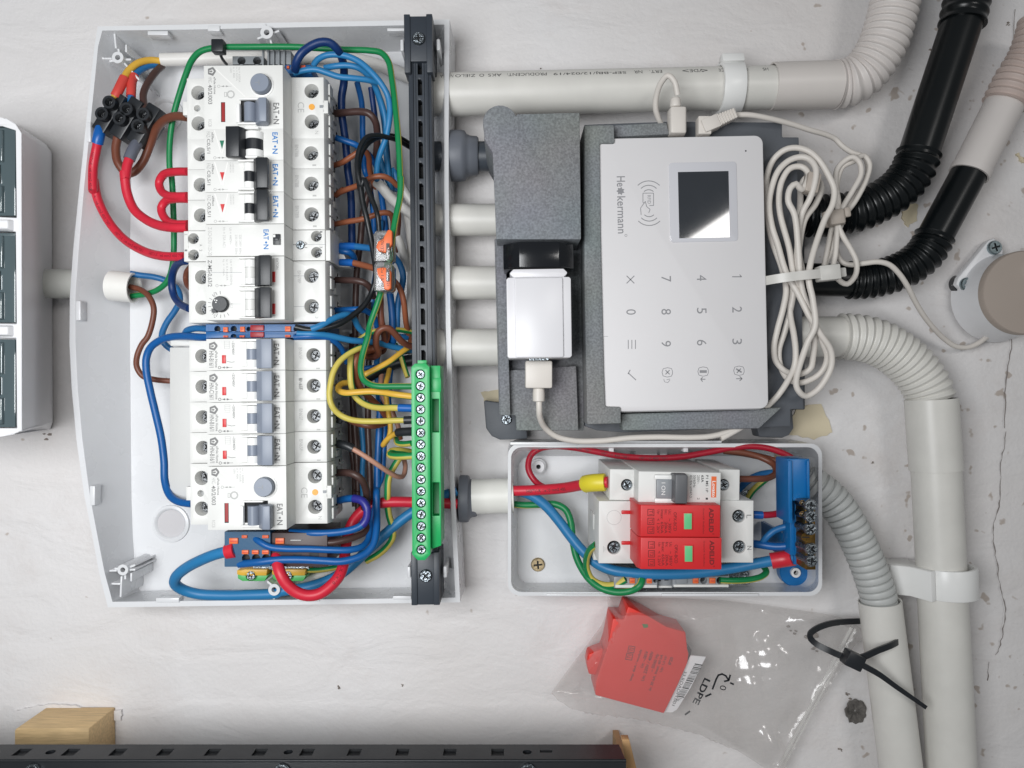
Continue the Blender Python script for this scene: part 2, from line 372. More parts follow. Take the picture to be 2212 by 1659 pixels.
def dup(root, M):
    r = root.copy(); COL.objects.link(r); r.matrix_world = M; m = {}
    def rec(src, dst):
        for ch in [c for c in list(src.children)]:
            c = ch.copy(); COL.objects.link(c); c.parent = dst; rec(ch, c)
    rec(root, r); return r
def spline(pts, step=2.0):
    """centripetal-ish catmull rom through Vectors, resampled about every step mm"""
    p = [pts[0]*2-pts[1]]+pts+[pts[-1]*2-pts[-2]]; out = []
    for i in range(1, len(p)-2):
        a, b, c, d = p[i-1:i+3]; n = max(2, int((c-b).length/step))
        t0 = 0; t1 = t0+max(1e-3,(b-a).length)**.5; t2 = t1+max(1e-3,(c-b).length)**.5; t3 = t2+max(1e-3,(d-c).length)**.5
        for k in range(n):
            t = t1+(t2-t1)*k/n
            A1 = a*((t1-t)/(t1-t0))+b*((t-t0)/(t1-t0)); A2 = b*((t2-t)/(t2-t1))+c*((t-t1)/(t2-t1)); A3 = c*((t3-t)/(t3-t2))+d*((t-t2)/(t3-t2))
            B1 = A1*((t2-t)/(t2-t0))+A2*((t-t0)/(t2-t0)); B2 = A2*((t3-t)/(t3-t1))+A3*((t-t1)/(t3-t1))
            out.append(B1*((t2-t)/(t2-t1))+B2*((t-t1)/(t2-t1)))
    out.append(pts[-1]); return out
def path(spec):
    """'A x,y,w x,y,w F x,y,w ...' crop letters switch the photo window the readings were taken in"""
    k = 'Z'; out = []
    for t in spec.split():
        if t.isalpha(): k = t
        else:
            x, y, w = map(float, t.split(',')); out.append(PC(k, x, y, w))
    return out
def ribbed(mb, pts, r, amp, pitch, m, n=40, fine=6, sharp=False):
    sp = spline(pts, 1.0); L = [0]
    for i in range(1, len(sp)): L.append(L[-1]+(sp[i]-sp[i-1]).length)
    tot = L[-1]; k = max(8, int(tot/pitch*fine)); out = []; rad = []; j = 0
    for i in range(k+1):
        d = tot*i/k
        while j < len(L)-2 and L[j+1] < d: j += 1
        f = (d-L[j])/max(1e-6, L[j+1]-L[j]); out.append(sp[j].lerp(sp[j+1], f))
        ph = (d/pitch) % 1.0
        if sharp: rad.append(r-amp if ph < .14 else r+amp*(.55+.45*math.sin(math.pi*(ph-.14)/.86)))
        else: rad.append(r+amp*math.cos(2*math.pi*ph))
    mb.tube(out, rad, m, n)
# ================================================================ WALL
mb = MB()
nx, ny = 90, 70; vs = []
for j in range(ny+1):
    for i in range(nx+1):
        x = -900+1800*i/nx; y = -700+1400*j/ny
        z = 1.3*noise.noise(Vector((x*.011, y*.02, 3)))+.5*noise.noise(Vector((x*.03, y*.07, 9)))-.9
        vs.append((x, y, z))
mb.add(vs, [(j*(nx+1)+i, j*(nx+1)+i+1, (j+1)*(nx+1)+i+1, (j+1)*(nx+1)+i) for j in range(ny) for i in range(nx)], WALL, True)
wall = mb.build('wall'); tag(wall, kind='structure')
# cracks, filler and plaster chips belong to the wall
def blob(mb, pts, w, m, jag=.6, th=.5):
    pl = []
    n = len(pts)
    for i in range(n):
        a = P(*pts[i], w); b = P(*pts[(i+1)%n], w)
        for k in range(5):
            q = a.lerp(b, k/5); pl.append((q.x+random.uniform(-jag,jag), q.y+random.uniform(-jag,jag)))
    mb.prism(pl, -1.0, w+th, m)
mb = MB()
for pts in ([(1952,432),(1985,440),(1978,475),(1962,490),(1948,470)], [(1718,880),(1772,872),(1800,935),(1760,948),(1700,938)],
            [(1040,846),(1078,842),(1078,872),(1052,880)], [(2196,330),(2212,340),(2212,352),(2202,345)],[(30,1538),(60,1528),(110,1522),(150,1524),(210,1532),(262,1536),(262,1556),(30,1560)]):
    blob(mb, pts, .3, TAPE if pts[0][1] < 1500 else WALL, .8, .25)
mb.build('filler_patch', wall)
mb = MB()
ck = [(2172,932),(2170,960),(2162,1000),(2160,1060),(2158,1095),(2146,1130),(2144,1170),(2152,1210),(2158,1250),(2167,1290),(2172,1325),(2165,1370),(2158,1400),(2150,1415)]
ck2 = [(2183,700),(2186,740),(2178,790),(2172,850),(2170,925)]
for c in (ck, ck2, [(2138,1430),(2133,1470)], [(2192,20),(2190,90)], [(1990,190),(1995,260)]):
    pp = []
    for i in range(len(c)-1):
        for k in range(4):
            t = k/4; q = P(c[i][0]*(1-t)+c[i+1][0]*t+random.uniform(-2,2), c[i][1]*(1-t)+c[i+1][1]*t, .25); pp.append(q)
    pp.append(P(*c[-1], .25)); mb.tube(pp, [random.uniform(.08,.36) for _ in pp], CRK, 6)
mb.build('crack', wall)
mb = MB()
for x, y, r in ((1745,1385,16),(1712,1362,8),(1760,1402,6),(270,462,5),(100,944,7),(1940,1445,5),(1838,1515,5),(1833,1500,4),(2014,105,5),(2180,50,3),(1170,150,3),(1218,178,3),(1160,232,3),(730,1485,4),(870,1480,3),(2020,1640,4),(1940,1590,3),(1815,1620,4),(1500,1470,2),(2100,1560,3),(1885,1000,3),(1835,470,3)):
    for _ in range(4):
        q = P(x+random.uniform(-r,r), y+random.uniform(-r,r), .3); a = random.uniform(.2,.4)*r/3.2
        mb.prism([(q.x+a*random.uniform(.5,1.3)*math.cos(t)*1.5, q.y+a*random.uniform(.5,1.3)*math.sin(t)) for t in [k*.785 for k in range(8)]], -1.5, .25, DIRT)
mb.build('plaster_chip', wall)
# dark hole in the plaster beside the pipe
mb = MB()
q = P(1849,1537,.3); rg = [7.2*(1+.28*noise.noise(Vector((math.cos(k*.157)*2.2, math.sin(k*.157)*2.2, 4)))) for k in range(40)]
vs = [(q.x, q.y, -1.2)]
for f_, z_ in ((.35,-.6),(.7,.4),(.92,1.0),(1.0,.2)):
    for k in range(40): a = k*.157; vs.append((q.x+rg[k]*f_*math.cos(a), q.y+rg[k]*f_*1.15*math.sin(a), z_+.9*noise.noise(Vector((k*.5, f_*5, 2)))))
mh = mat('rough_dark_mortar', (112,108,104), .95, bump=1.0, bsc=420, var=.5, vsc=260)
mb.add(vs, [(0,1+k,1+(k+1)%40) for k in range(40)]+[(1+r*40+k, 1+(r+1)*40+k, 1+(r+1)*40+(k+1)%40, 1+r*40+(k+1)%40) for r in range(3) for k in range(40)], mh, True)
mb.build('plug_hole', wall)

# ================================================================ LEFT CABINET
o = P(40, 600, 0); fr = Fr((o.x, o.y, 0))
cab = thing('breaker_cabinet', 'white cabinet with three dark tinted windows at the left edge of the photo', 'cabinet', fr)
def B3(pt, z): return fr.inv((pt.x, pt.y, z))
mb = MB(fr)
top = [P(x,y,84) for x,y in ((-160,252),(0,256),(14,256),(34,268),(47,288),(48,930),(30,938),(0,941),(-160,941))]
bot = [P(x,y,2) for x,y in ((-160,262),(20,266),(60,290),(100,312),(112,330),(114,912),(108,928),(30,936),(-160,936))]
n = len(top)
win = [[P(x,y,84) for x,y in w] for w in ([(-60,272),(4,272),(33,281),(35,470),(-60,466)],[(-60,498),(33,500),(35,700),(-60,698)],[(-60,728),(34,730),(36,925),(-60,925)])]
v = [B3(p, 2) for p in bot]+[B3(p, 84) for p in top]
mb.add(v, [(i,(i+1)%n,n+(i+1)%n,n+i) for i in range(n)][::1], WH)
tl = [tuple(B3(p,0)[:2]) for p in top]
mb.plate(tl, [[tuple(B3(p,0)[:2]) for p in w] for w in win], 84, WH, hd=5, hm=TEALD)
for f in range(len(mb.f)): pass
mb.build('body', cab, bev=1.2)
for k, (ya, yb) in enumerate(((272,468),(500,699),(730,925))):
    mb = MB(fr)
    a = B3(P(-60, yb-2, 82),0); b = B3(P(33, ya+3, 82),0)
    mb.box(a.x, b.x, a.y, b.y, 79.2, 82, TEAL)
    h = (b.y-a.y)
    mb.box(a.x, b.x-8, a.y+h*.36, a.y+h*.58, 82, 85, TEALD, tx=.6, ty=.6)
    mb.box(a.x, b.x-6, a.y+h*.60, a.y+h*.97, 82, 83.5, TEAL, tx=.6, ty=.6)
    mb.box(a.x, b.x-6, a.y+h*.03, a.y+h*.34, 82, 83.8, TEAL, tx=.6, ty=.6)
    mb.build('window', cab, bev=.4)
for y in (484, 714):
    mb = MB(fr); a = B3(P(-40, y+13, 88),0); b = B3(P(20, y-13, 88),0)
    mb.box(a.x, b.x, a.y, b.y, 83, 88, WH, tx=1, ty=1); mb.build('crossbar', cab, bev=.8)
# conduit stub cabinet -> box
a, b = P(62,613,22), P(185,613,22); b.y = a.y; fr = Fr(((a.x+b.x)/2, a.y, 0))
mb = MB(fr); mb.pipe(fr.inv(a), fr.inv(b), 9.3, 8, mat('pvc_aged', (205,206,200), .4, var=.06)); mb.lathe(fr.inv(a)+Vector((-2,0,0)), (1,0,0), [(12.5,0),(12.5,6),(9.3,9)], WH, 32, False)
tag(mb.build('conduit_stub'), 'short grey white conduit joining the windowed cabinet to the open box', 'conduit')

# ================================================================ MAIN BOX
RIM, FLO = 38, 6
ro = [(211,57),(400,53),(640,48),(971,42),(969,250),(969,411),(973,700),(982,1050),(994,1301),(600,1307),(233,1312),(214,1237),(200,1160),(182,1070),(165,950),(155,840),(150,740),(151,640),(158,540),(172,400),(190,230),(204,100)]
ri = [(221,66),(402,64),(641,59),(960,53),(960,250),(960,411),(963,700),(972,1050),(984,1291),(600,1296),(243,1300),(226,1237),(211,1160),(194,1070),(178,950),(168,840),(163,740),(163,640),(170,540),(182,400),(199,230),(212,100)]
fi = [(296,128),(400,119),(640,116),(936,110),(937,250),(938,411),(941,700),(947,1050),(955,1268),(600,1271),(302,1276),(292,1237),(287,1160),(284,1070),(283,950),(282,840),(281,740),(281,640),(281,540),(283,400),(287,230),(291,160)]
c = P(570, 680, 0); fbox = Fr((c.x, c.y, 0))
box = thing('enclosure_base', 'large open white enclosure holding the long row of modular breakers', 'enclosure', fbox)
mb = MB(fbox); n = len(ro)
O = [fbox.inv(P(x,y,RIM)) for x,y in ro]; I = [fbox.inv(P(x,y,RIM)) for x,y in ri]; Fq = [fbox.inv(P(x,y,FLO)) for x,y in fi]
Bo = [Vector((p.x*1.006, p.y*1.006, .2)) for p in O]
mb.add(O+I, [(i, n+i, n+(i+1)%n, (i+1)%n) for i in range(n)], BOXW)
st = [Vector((p.x,p.y,p.z)) for p in I]
mb.add(I+Fq, [(i, n+i, n+(i+1)%n, (i+1)%n) for i in range(n)], BOXW, True)
mb.add(Fq, [list(range(n))[::-1]], BOXW)
mb.add(O+Bo, [(i, (i+1)%n, n+(i+1)%n, n+i) for i in range(n)], BOXW, True)
mb.build('shell', box)
# snap tabs and notches on the rim
def D2(x, y, w): return fbox.inv(P(x, y, w))
mb = MB(fbox)
for x0, y0, x1, y1 in ((186,263,195,306),(163,650,173,692),(193,1050,204,1092),(318,66,362,75),(448,54,474,66),(836,60,874,66),(336,1292,386,1302),(848,1288,888,1296),(642,1292,690,1300)):
    mb = MB(fbox); a = D2(x0, y1, RIM+1.5); b = D2(x1, y0, RIM+1.5); mb.box(a.x, b.x, a.y, b.y, RIM-6, RIM+1.2, BOXW); mb.build('snap_tab', box, bev=.4)
def post(x, y, w, r, ribs):
    m = MB(fbox); p = D2(x, y, w); m.pipe((p.x,p.y,FLO), (p.x,p.y,w), r, r*.45, BOXW, 24)
    m.cyl((p.x,p.y,FLO),(p.x,p.y,w-4), r*.45, DARK, n=16)
    for a in ribs:
        T = Matrix.Translation((p.x,p.y,0)) @ Matrix.Rotation(math.radians(a), 4, 'Z'); m.box(r*.9, r+3.2, -.6, .6, FLO, w-3, BOXW, T=T)
    return m.build('screw_post', box, bev=0)
post(576, 70, 42, 3.9, (20,110,200,290)); post(592, 1274, 42, 3.6, (20,140,260))
post(254, 124, 36, 3.6, (100,190,0)); post(265, 1231, 36, 3.4, (180,270,20))
def web(pts, w0, w1, t=1.2):
    m = MB(fbox)
    for (xa,ya),(xb,yb) in pts:
        a = D2(xa,ya,w1); b = D2(xb,yb,w1); d = (b-a); L = d.length; T = Matrix.Translation((a.x,a.y,0)) @ Matrix.Rotation(math.atan2(d.y,d.x), 4, 'Z')
        m.box(0, L, -t/2, t/2, w0, w1, BOXW, T=T)
    return m.build('corner_rib', box, bev=.3)
web([((246,66),(250,104)),((226,126),(241,126)),((272,96),(272,112)),((268,136),(300,172)),((204,124),(226,126))], FLO, 34)
web([((236,1233),(252,1233)),((262,1245),(260,1290)),((283,1238),(283,1256)),((278,1231),(292,1231)),((218,1260),(262,1262))], FLO, 34)
for k, (x, y, r) in enumerate(((360,248,38),(370,1131,41))):
    m = MB(fbox); p = D2(x, y, FLO); s = r/S(FLO)
    m.lathe((p.x,p.y,FLO-.1), (0,0,1), [(s,0),(s-.4,1.6),(s-2,2.0),(s-3,1.4),(s-3.6,.12)], BOXW, 40, False)
    m.lathe((p.x,p.y,FLO+.12), (0,0,1), [(s-3.6,0),(.1,.02)], BOXW if k == 0 else mat('knockout_inner_grey', (196,194,196), .5), 40, False)  # inner disc of the lower knockout is a slightly darker grey
    m.build('knockout', box)
# thin grey strip behind the lower breakers is a bus bar cover
p = P(366,750,45); q = P(412,1082,45); c = (p+q)/2; fr = Fr((c.x, c.y, FLO+1))
mb = MB(fr); mb.box(-(q.x-p.x)/2, (q.x-p.x)/2+4, (q.y-p.y)/2, -(q.y-p.y)/2, 0, 38, CASE2); mb.box(-(q.x-p.x)/2+1, (q.x-p.x)/2+4, -(q.y-p.y)/2+.5, -(q.y-p.y)/2+6, 38, 39.5, CASE)
tag(mb.build('busbar_cover', bev=.8), 'long light grey busbar cover left of the lower breakers', 'busbar cover')
# sleeve through the left wall
a, b = P(240,617,24), P(290,622,24); fr = Fr(((a.x+b.x)/2,a.y,FLO))
mb = MB(fr); mb.pipe(fr.inv(a), fr.inv(b)-Vector((0,0,0)), 9.6, 8.4, mat('sleeve_white', (232,231,226), .4, bump=.1, bsc=200)); mb.cyl(fr.inv(a), fr.inv(a)+Vector((3,0,0)), 8.4, DARK)
tag(mb.build('conduit_end'), 'white conduit end poking through the left side of the open box', 'conduit')
# white conduit ends seen past the black rail, inside right wall
for i, (x, y, r, m, lb) in enumerate(((945,204,13.3,PVC,'upper'),(950,340,12,BLKP,'black'),(952,475,10,PVC,'third'),(952,612,10.4,PVC,'fourth'),(952,750,11.5,PVC,'fifth'))):
    pass

# ================================================================ MODULAR DEVICES
WB = 32.0; ZF = 60.0; ZT = 43.4; PIT = 17.5
def devfr(ytop):
    v = (CY-ytop)/S(WB+ZF); u = -145.5-(v-16.4)*.0087
    return Fr((u, v, WB), math.radians(.5))
def dev_body(fr, n, left, right, lname='body', extra=(), sideholes=True):
    """left/right: lists of (a,b,r,depth) holes in the terminal shoulders"""
    Wd = PIT*n; mb = MB(fr); e = .12
    prof = [(-38.8,0),(-38.8,ZT),(-22.2,ZT),(-22.2,ZF),(21,ZF),(21,ZT),(39.2,ZT),(40.6,ZT-4),(40.6,ZT-14),(38,ZT-16),(38,0)]
    for b, rev in ((-e, 0), (-Wd+e, 1)):
        vs = [(a, b, z) for a, z in prof]; f = list(range(len(vs))); mb.add(vs, [f if rev == 0 else f[::-1]], CASE)
    def strip(a0,z0,a1,z1,m): mb.add([(a0,-e,z0),(a0,-Wd+e,z0),(a1,-Wd+e,z1),(a1,-e,z1)], [(0,1,2,3)], m)
    for i, (p, q) in enumerate(zip(prof, prof[1:]+prof[:1])):
        if i in (1, 5): continue
        if i in (3,): continue
        if i == len(prof)-2 or i == 6 or i == 7 or i == 8: continue
        strip(p[0],p[1],q[0],q[1],CASE)
    sides = ((-38.8,-22.2,left),(21,39.2,right))
    for a0, a1, hs in sides:
        mb.plate([(a0,-Wd+e),(a1,-Wd+e),(a1,-e),(a0,-e)], [circ(h[0],h[1],h[2],28) for h in hs], ZT, CASE, hd=[h[3] for h in hs] or None, hm=HOLE)
    mb.plate([(-22.2,-Wd+e),(21,-Wd+e),(21,-e),(-22.2,-e)], [h for h, d in extra], ZF, CASE, hd=[d for h, d in extra] or None, hm=DARK)
    strip(39.2,ZT,40.6,ZT-4,CASE2); strip(40.6,ZT-4,40.6,ZT-14,CASE2); strip(40.6,ZT-14,38,ZT-16,CASE2)
    # lower flank with wire entries
    hs = []
    if sideholes:
        for k in range(n):
            b = -PIT*(k+.5); hs.append([(b-3.2,12.5),(b+3.2,12.5),(b+3.2,20),(b-3.2,20)]); hs.append([(b-6.5,22.5),(b-3.6,22.5),(b-3.6,25.5),(b-6.5,25.5)]); hs.append([(b+3.6,5),(b+7,5),(b+7,9),(b+3.6,9)])
    T = Matrix(((0,0,1,38),(1,0,0,0),(0,1,0,0),(0,0,0,1)))
    mb.plate([(-Wd+e,0),(-e,0),(-e,ZT-16),(-Wd+e,ZT-16)], hs, 0, CASE2, T, 5, DARK)
    for k in range(n):
        b = -PIT*(k+.5)
        mb.box(40.6,41.5,b-6.8,b-.6,ZT-13,ZT-5,CASE); mb.box(40.6,41.5,b+.6,b+6.8,ZT-13,ZT-5,CASE)
        mb.box(38,39.4,b-7.8,b-4.4,11,20,CASE2); mb.box(38,39.0,b+4.2,b+5.2,0,8,CASE2)
    return mb
def add_screws(root, fr, lst):
    for a, b, r, z, m in lst:
        s = MB(fr); s.screw(a, b, z, r, 1.6, m, 'plus'); s.build('terminal_screw', root)
def quad(fr, k, x0, y0, x1, y1, w):
    a = fr.pc(k, x0, y1, w); b = fr.pc(k, x1, y0, w); return a, b
def lever(root, fr, drum, handle, m, band, k='E', skew=None, lip=None, hz=67.5, drumz=None):
    """drum=(x0,y0,x1,y1) photo window, white ends with a coloured band; handle raised"""
    wf = WB+ZF
    a, b = quad(fr, k, *drum, wf+4); mb = MB(fr); h = b.y-a.y; cx = (a.x+b.x)/2; r = (b.x-a.x)/2
    def seg(y0, y1, mm, dr=0):
        n = 10; pts = [(cx-(r+dr)*math.cos(math.pi*i/n), ZF-1+(5.4+dr)*math.sin(math.pi*i/n)) for i in range(n+1)]
        vs = [(p[0], y0, p[1]) for p in pts]+[(p[0], y1, p[1]) for p in pts]; q = n+1
        mb.add(vs, [(i, i+1, q+i+1, q+i) for i in range(n)], mm, True); mb.add(vs[:q], [list(range(q))], mm); mb.add(vs[q:], [list(range(q))[::-1]], mm)
    seg(a.y, a.y+h*band[0], band[2]); seg(a.y+h*band[0]+.15, a.y+h*band[1]-.15, m if len(band) < 4 else band[3], -.2); seg(a.y+h*band[1], b.y, band[2])
    mb.build('lever_drum', root)
    a2, b2 = quad(fr, k, *handle, WB+hz); mb = MB(fr); side = 1 if handle[0] > drum[0] else -1
    x0, x1 = a2.x, b2.x; inner = cx+side*r*.7
    if side > 0: prof = [(inner,ZF+1.5),(inner+.4,ZF+4.2),(x0,hz),(x1,hz),(x1,hz-3.4),(x0+1.2,hz-4.2),(inner+1.5,ZF+.3)]
    else: prof = [(inner,ZF+1.5),(inner-1.5,ZF+.3),(x1-1.2,hz-4.2),(x0,hz-3.4),(x0,hz),(x1,hz),(inner-.4,ZF+4.2)]
    q = len(prof); vs = [(p[0],a2.y,p[1]) for p in prof]+[(p[0],b2.y,p[1]) for p in prof]
    mb.add(vs, [(i,q+i,q+(i+1)%q,(i+1)%q) for i in range(q)], m); mb.add(vs[:q], [list(range(q))], m); mb.add(vs[q:], [list(range(q))[::-1]], m)
    mb.build('lever', root, bev=.35)
    if lip:
        for L in lip:
            mb = MB(fr); c, d = quad(fr, k, *L, wf+3); mb.box(c.x, d.x, c.y, d.y, ZF-.1, ZF+3.2, LIP, tx=.5); mb.build('lever_guard', root, bev=.3)
def flat(mb, fr, k, x0, y0, x1, y1, w, m, h=.15):
    a, b = quad(fr, k, x0, y0, x1, y1, w); mb.box(a.x, b.x, a.y, b.y, w-WB, w-WB+h, m)
def ink(mb, fr, k, t, x0, y0, x1, y1, w, m, bold=0, ang=-90):
    a, b = quad(fr, k, x0, y0, x1, y1, w)
    if ang in (-90, 90): mb.text(t, (a.x+b.x)/2, (a.y+b.y)/2, w-WB+.06, b.y-a.y, b.x-a.x, m, ang, bold)
    else: mb.text(t, (a.x+b.x)/2, (a.y+b.y)/2, w-WB+.06, b.x-a.x, b.y-a.y, m, ang, bold)
def line(mb, fr, k, p, q, w, t, m):
    a = fr.pc(k, *p, w); b = fr.pc(k, *q, w); d = b-a; T = Matrix.Translation((a.x,a.y,0)) @ Matrix.Rotation(math.atan2(d.y,d.x), 4, 'Z'); z = w-WB
    mb.box(0, d.length, -t/2, t/2, z, z+.06, m, T=T)
WFc = WB+ZF; WTc = WB+ZT
def eaton(mb, fr, k, x0, y0, x1, y1, m):
    L = y1-y0
    ink(mb, fr, k, 'EAT', x0, y0, x1, y0+L*.53, WFc, m, .02)
    p = fr.pc(k, (x0+x1)/2, y0+L*.66, WFc); mb.prism(circ(p.x, p.y, .62, 12), ZF, ZF+.06, m, bottom=False)
    ink(mb, fr, k, 'N', x0, y0+L*.76, x1, y1, WFc, m, .02)
def house(mb, fr, k, x0, y0, x1, y1):
    a, b = quad(fr, k, x0, y0, x1, y1, WFc); cx, cy = (a.x+b.x)/2, (a.y+b.y)/2; sx, sy = (b.x-a.x)/2, (b.y-a.y)/2
    P6 = [(cx+sx*x, cy+sy*y) for x, y in ((-1,.6),(-1,-.6),(.3,-1),(1,-.1),(1,.25),(.3,1))]
    inn = [(cx+sx*x, cy+sy*y) for x, y in ((-.75,.15),(.1,.5),(.55,.05),(.1,-.45),(-.75,-.2),(-.75,-.08),(-.05,-.2),(.2,.04),(-.05,.22),(-.75,.05))]
    if area2(P6) < 0: P6 = P6[::-1]
    mb.plate(P6, [inn], ZF+.06, INK)
def arrows(mb, fr, k, x, y, m, s=1.0):
    p = fr.pc(k, x, y, WFc); z = ZF
    n = 12; mb.plate(circ(p.x, p.y, .85*s, n), [circ(p.x, p.y, .55*s, n)], z+.06, m)
    mb.box(p.x+1*s, p.x+7*s, p.y-.1, p.y+.1, z, z+.06, m)
    for c, d in ((2.2,1),(4.6,-1)): mb.prism([(p.x+c*s-.7*d*s, p.y), (p.x+c*s+.7*d*s, p.y+.6*s), (p.x+c*s+.7*d*s, p.y-.6*s)], z, z+.06, m, bottom=False)
# ---- 16 A breakers, read on the uppermost one (crop E)
def mcb16(fr, rating, label, logo_c=True):
    root = thing('circuit_breaker', label, 'circuit breaker', fr, 'grey lever miniature breakers in the lower row')
    b = -PIT/2
    rh = fr.pc('E', 2066, 328, WTc)
    mb = dev_body(fr, 1, [(-31.5,b,4.0,8)], [(rh.x,b,4.0,8)]); mb.build('body', root, bev=.25)
    add_screws(root, fr, [(-31.5,b,3.1,ZT-8,STL),(rh.x,b,3.3,ZT-8,STL)])
    lever(root, fr, (1458,210,1580,435), (1612,184,1700,442), GRYT, (.30,.72,LIP), 'E', lip=((1415,188,1600,206),(1412,430,1600,450)))
    mb = MB(fr); house(mb, fr, 'E', 1158, 210, 1230, 290)
    ink(mb, fr, 'E', 'HN-'+rating, 1158, 292, 1198, 436, WFc, INK, .012); ink(mb, fr, 'E', 'xPole Home', 1210, 288, 1232, 436, WFc, INK, .01)
    ink(mb, fr, 'E', '~230/400V', 1358, 204, 1378, 326, WFc, INK, .01); eaton(mb, fr, 'E', 1722, 228, 1768, 414, INK)
    line(mb, fr, 'E', (1222,200), (1400,380), WFc, .5, EMB); arrows(mb, fr, 'E', 1248, 436, INK)
    line(mb, fr, 'E', (1312,382), (1350,390), WFc, .25, INK); line(mb, fr, 'E', (1350,390), (1380,386), WFc, .25, INK)
    for y in (206, 222, 238, 254, 272): line(mb, fr, 'E', (1290,y), (1335,y), WFc, .15, INKF)
    line(mb, fr, 'E', (1290,206), (1290,272), WFc, .15, INKF); line(mb, fr, 'E', (1335,206), (1335,272), WFc, .15, INKF)
    ink(mb, fr, 'E', 'BN65F', 1938, 262, 1968, 362, WTc, INKF); ink(mb, fr, 'E', '1', 2090, 438, 2122, 450, WTc, INKF)
    mb.build('lettering', root)
    mb = MB(fr); flat(mb, fr, 'E', 1272, 328, 1304, 400, WFc, REDI, .5); mb.build('indicator', root, bev=.15)
    return root
Y16 = 731.2; DY = 68.75
fr0 = devfr(Y16)
lb16 = ['B16 breaker directly below the blue terminal strip, topmost grey lever breaker', 'C16 breaker, the only grey lever breaker marked C16', 'B16 breaker between the C16 breaker and another B16 breaker', 'B16 breaker directly above the lower wide two pole breaker']
m0 = mcb16(fr0, 'B16/1', lb16[0])
for i in (1, 2, 3):
    f2 = devfr(Y16+DY*i)
    if i == 1: mcb16(f2, 'C16/1', lb16[1]) if False else None
    r = dup(m0, f2.M()); r['label'] = lb16[i]
    if i == 1:
        for c in r.children:
            if c.name.startswith('lettering'):
                mb = MB(fr0); house(mb, fr0, 'E', 1158, 210, 1230, 290)
                ink(mb, fr0, 'E', 'HN-C16/1', 1158, 292, 1198, 436, WFc, INK, .012); ink(mb, fr0, 'E', 'xPole Home', 1210, 288, 1232, 436, WFc, INK, .01)
                ink(mb, fr0, 'E', '~230/400V', 1358, 204, 1378, 326, WFc, INK, .01); eaton(mb, fr0, 'E', 1722, 228, 1768, 414, INK)
                line(mb, fr0, 'E', (1222,200), (1400,380), WFc, .5, EMB); arrows(mb, fr0, 'E', 1248, 436, INK)
                ink(mb, fr0, 'E', 'BN65F', 1938, 262, 1968, 362, WTc, INKF)
                nm = mb.build('lettering', r); old = c; bpy.data.objects.remove(old); break
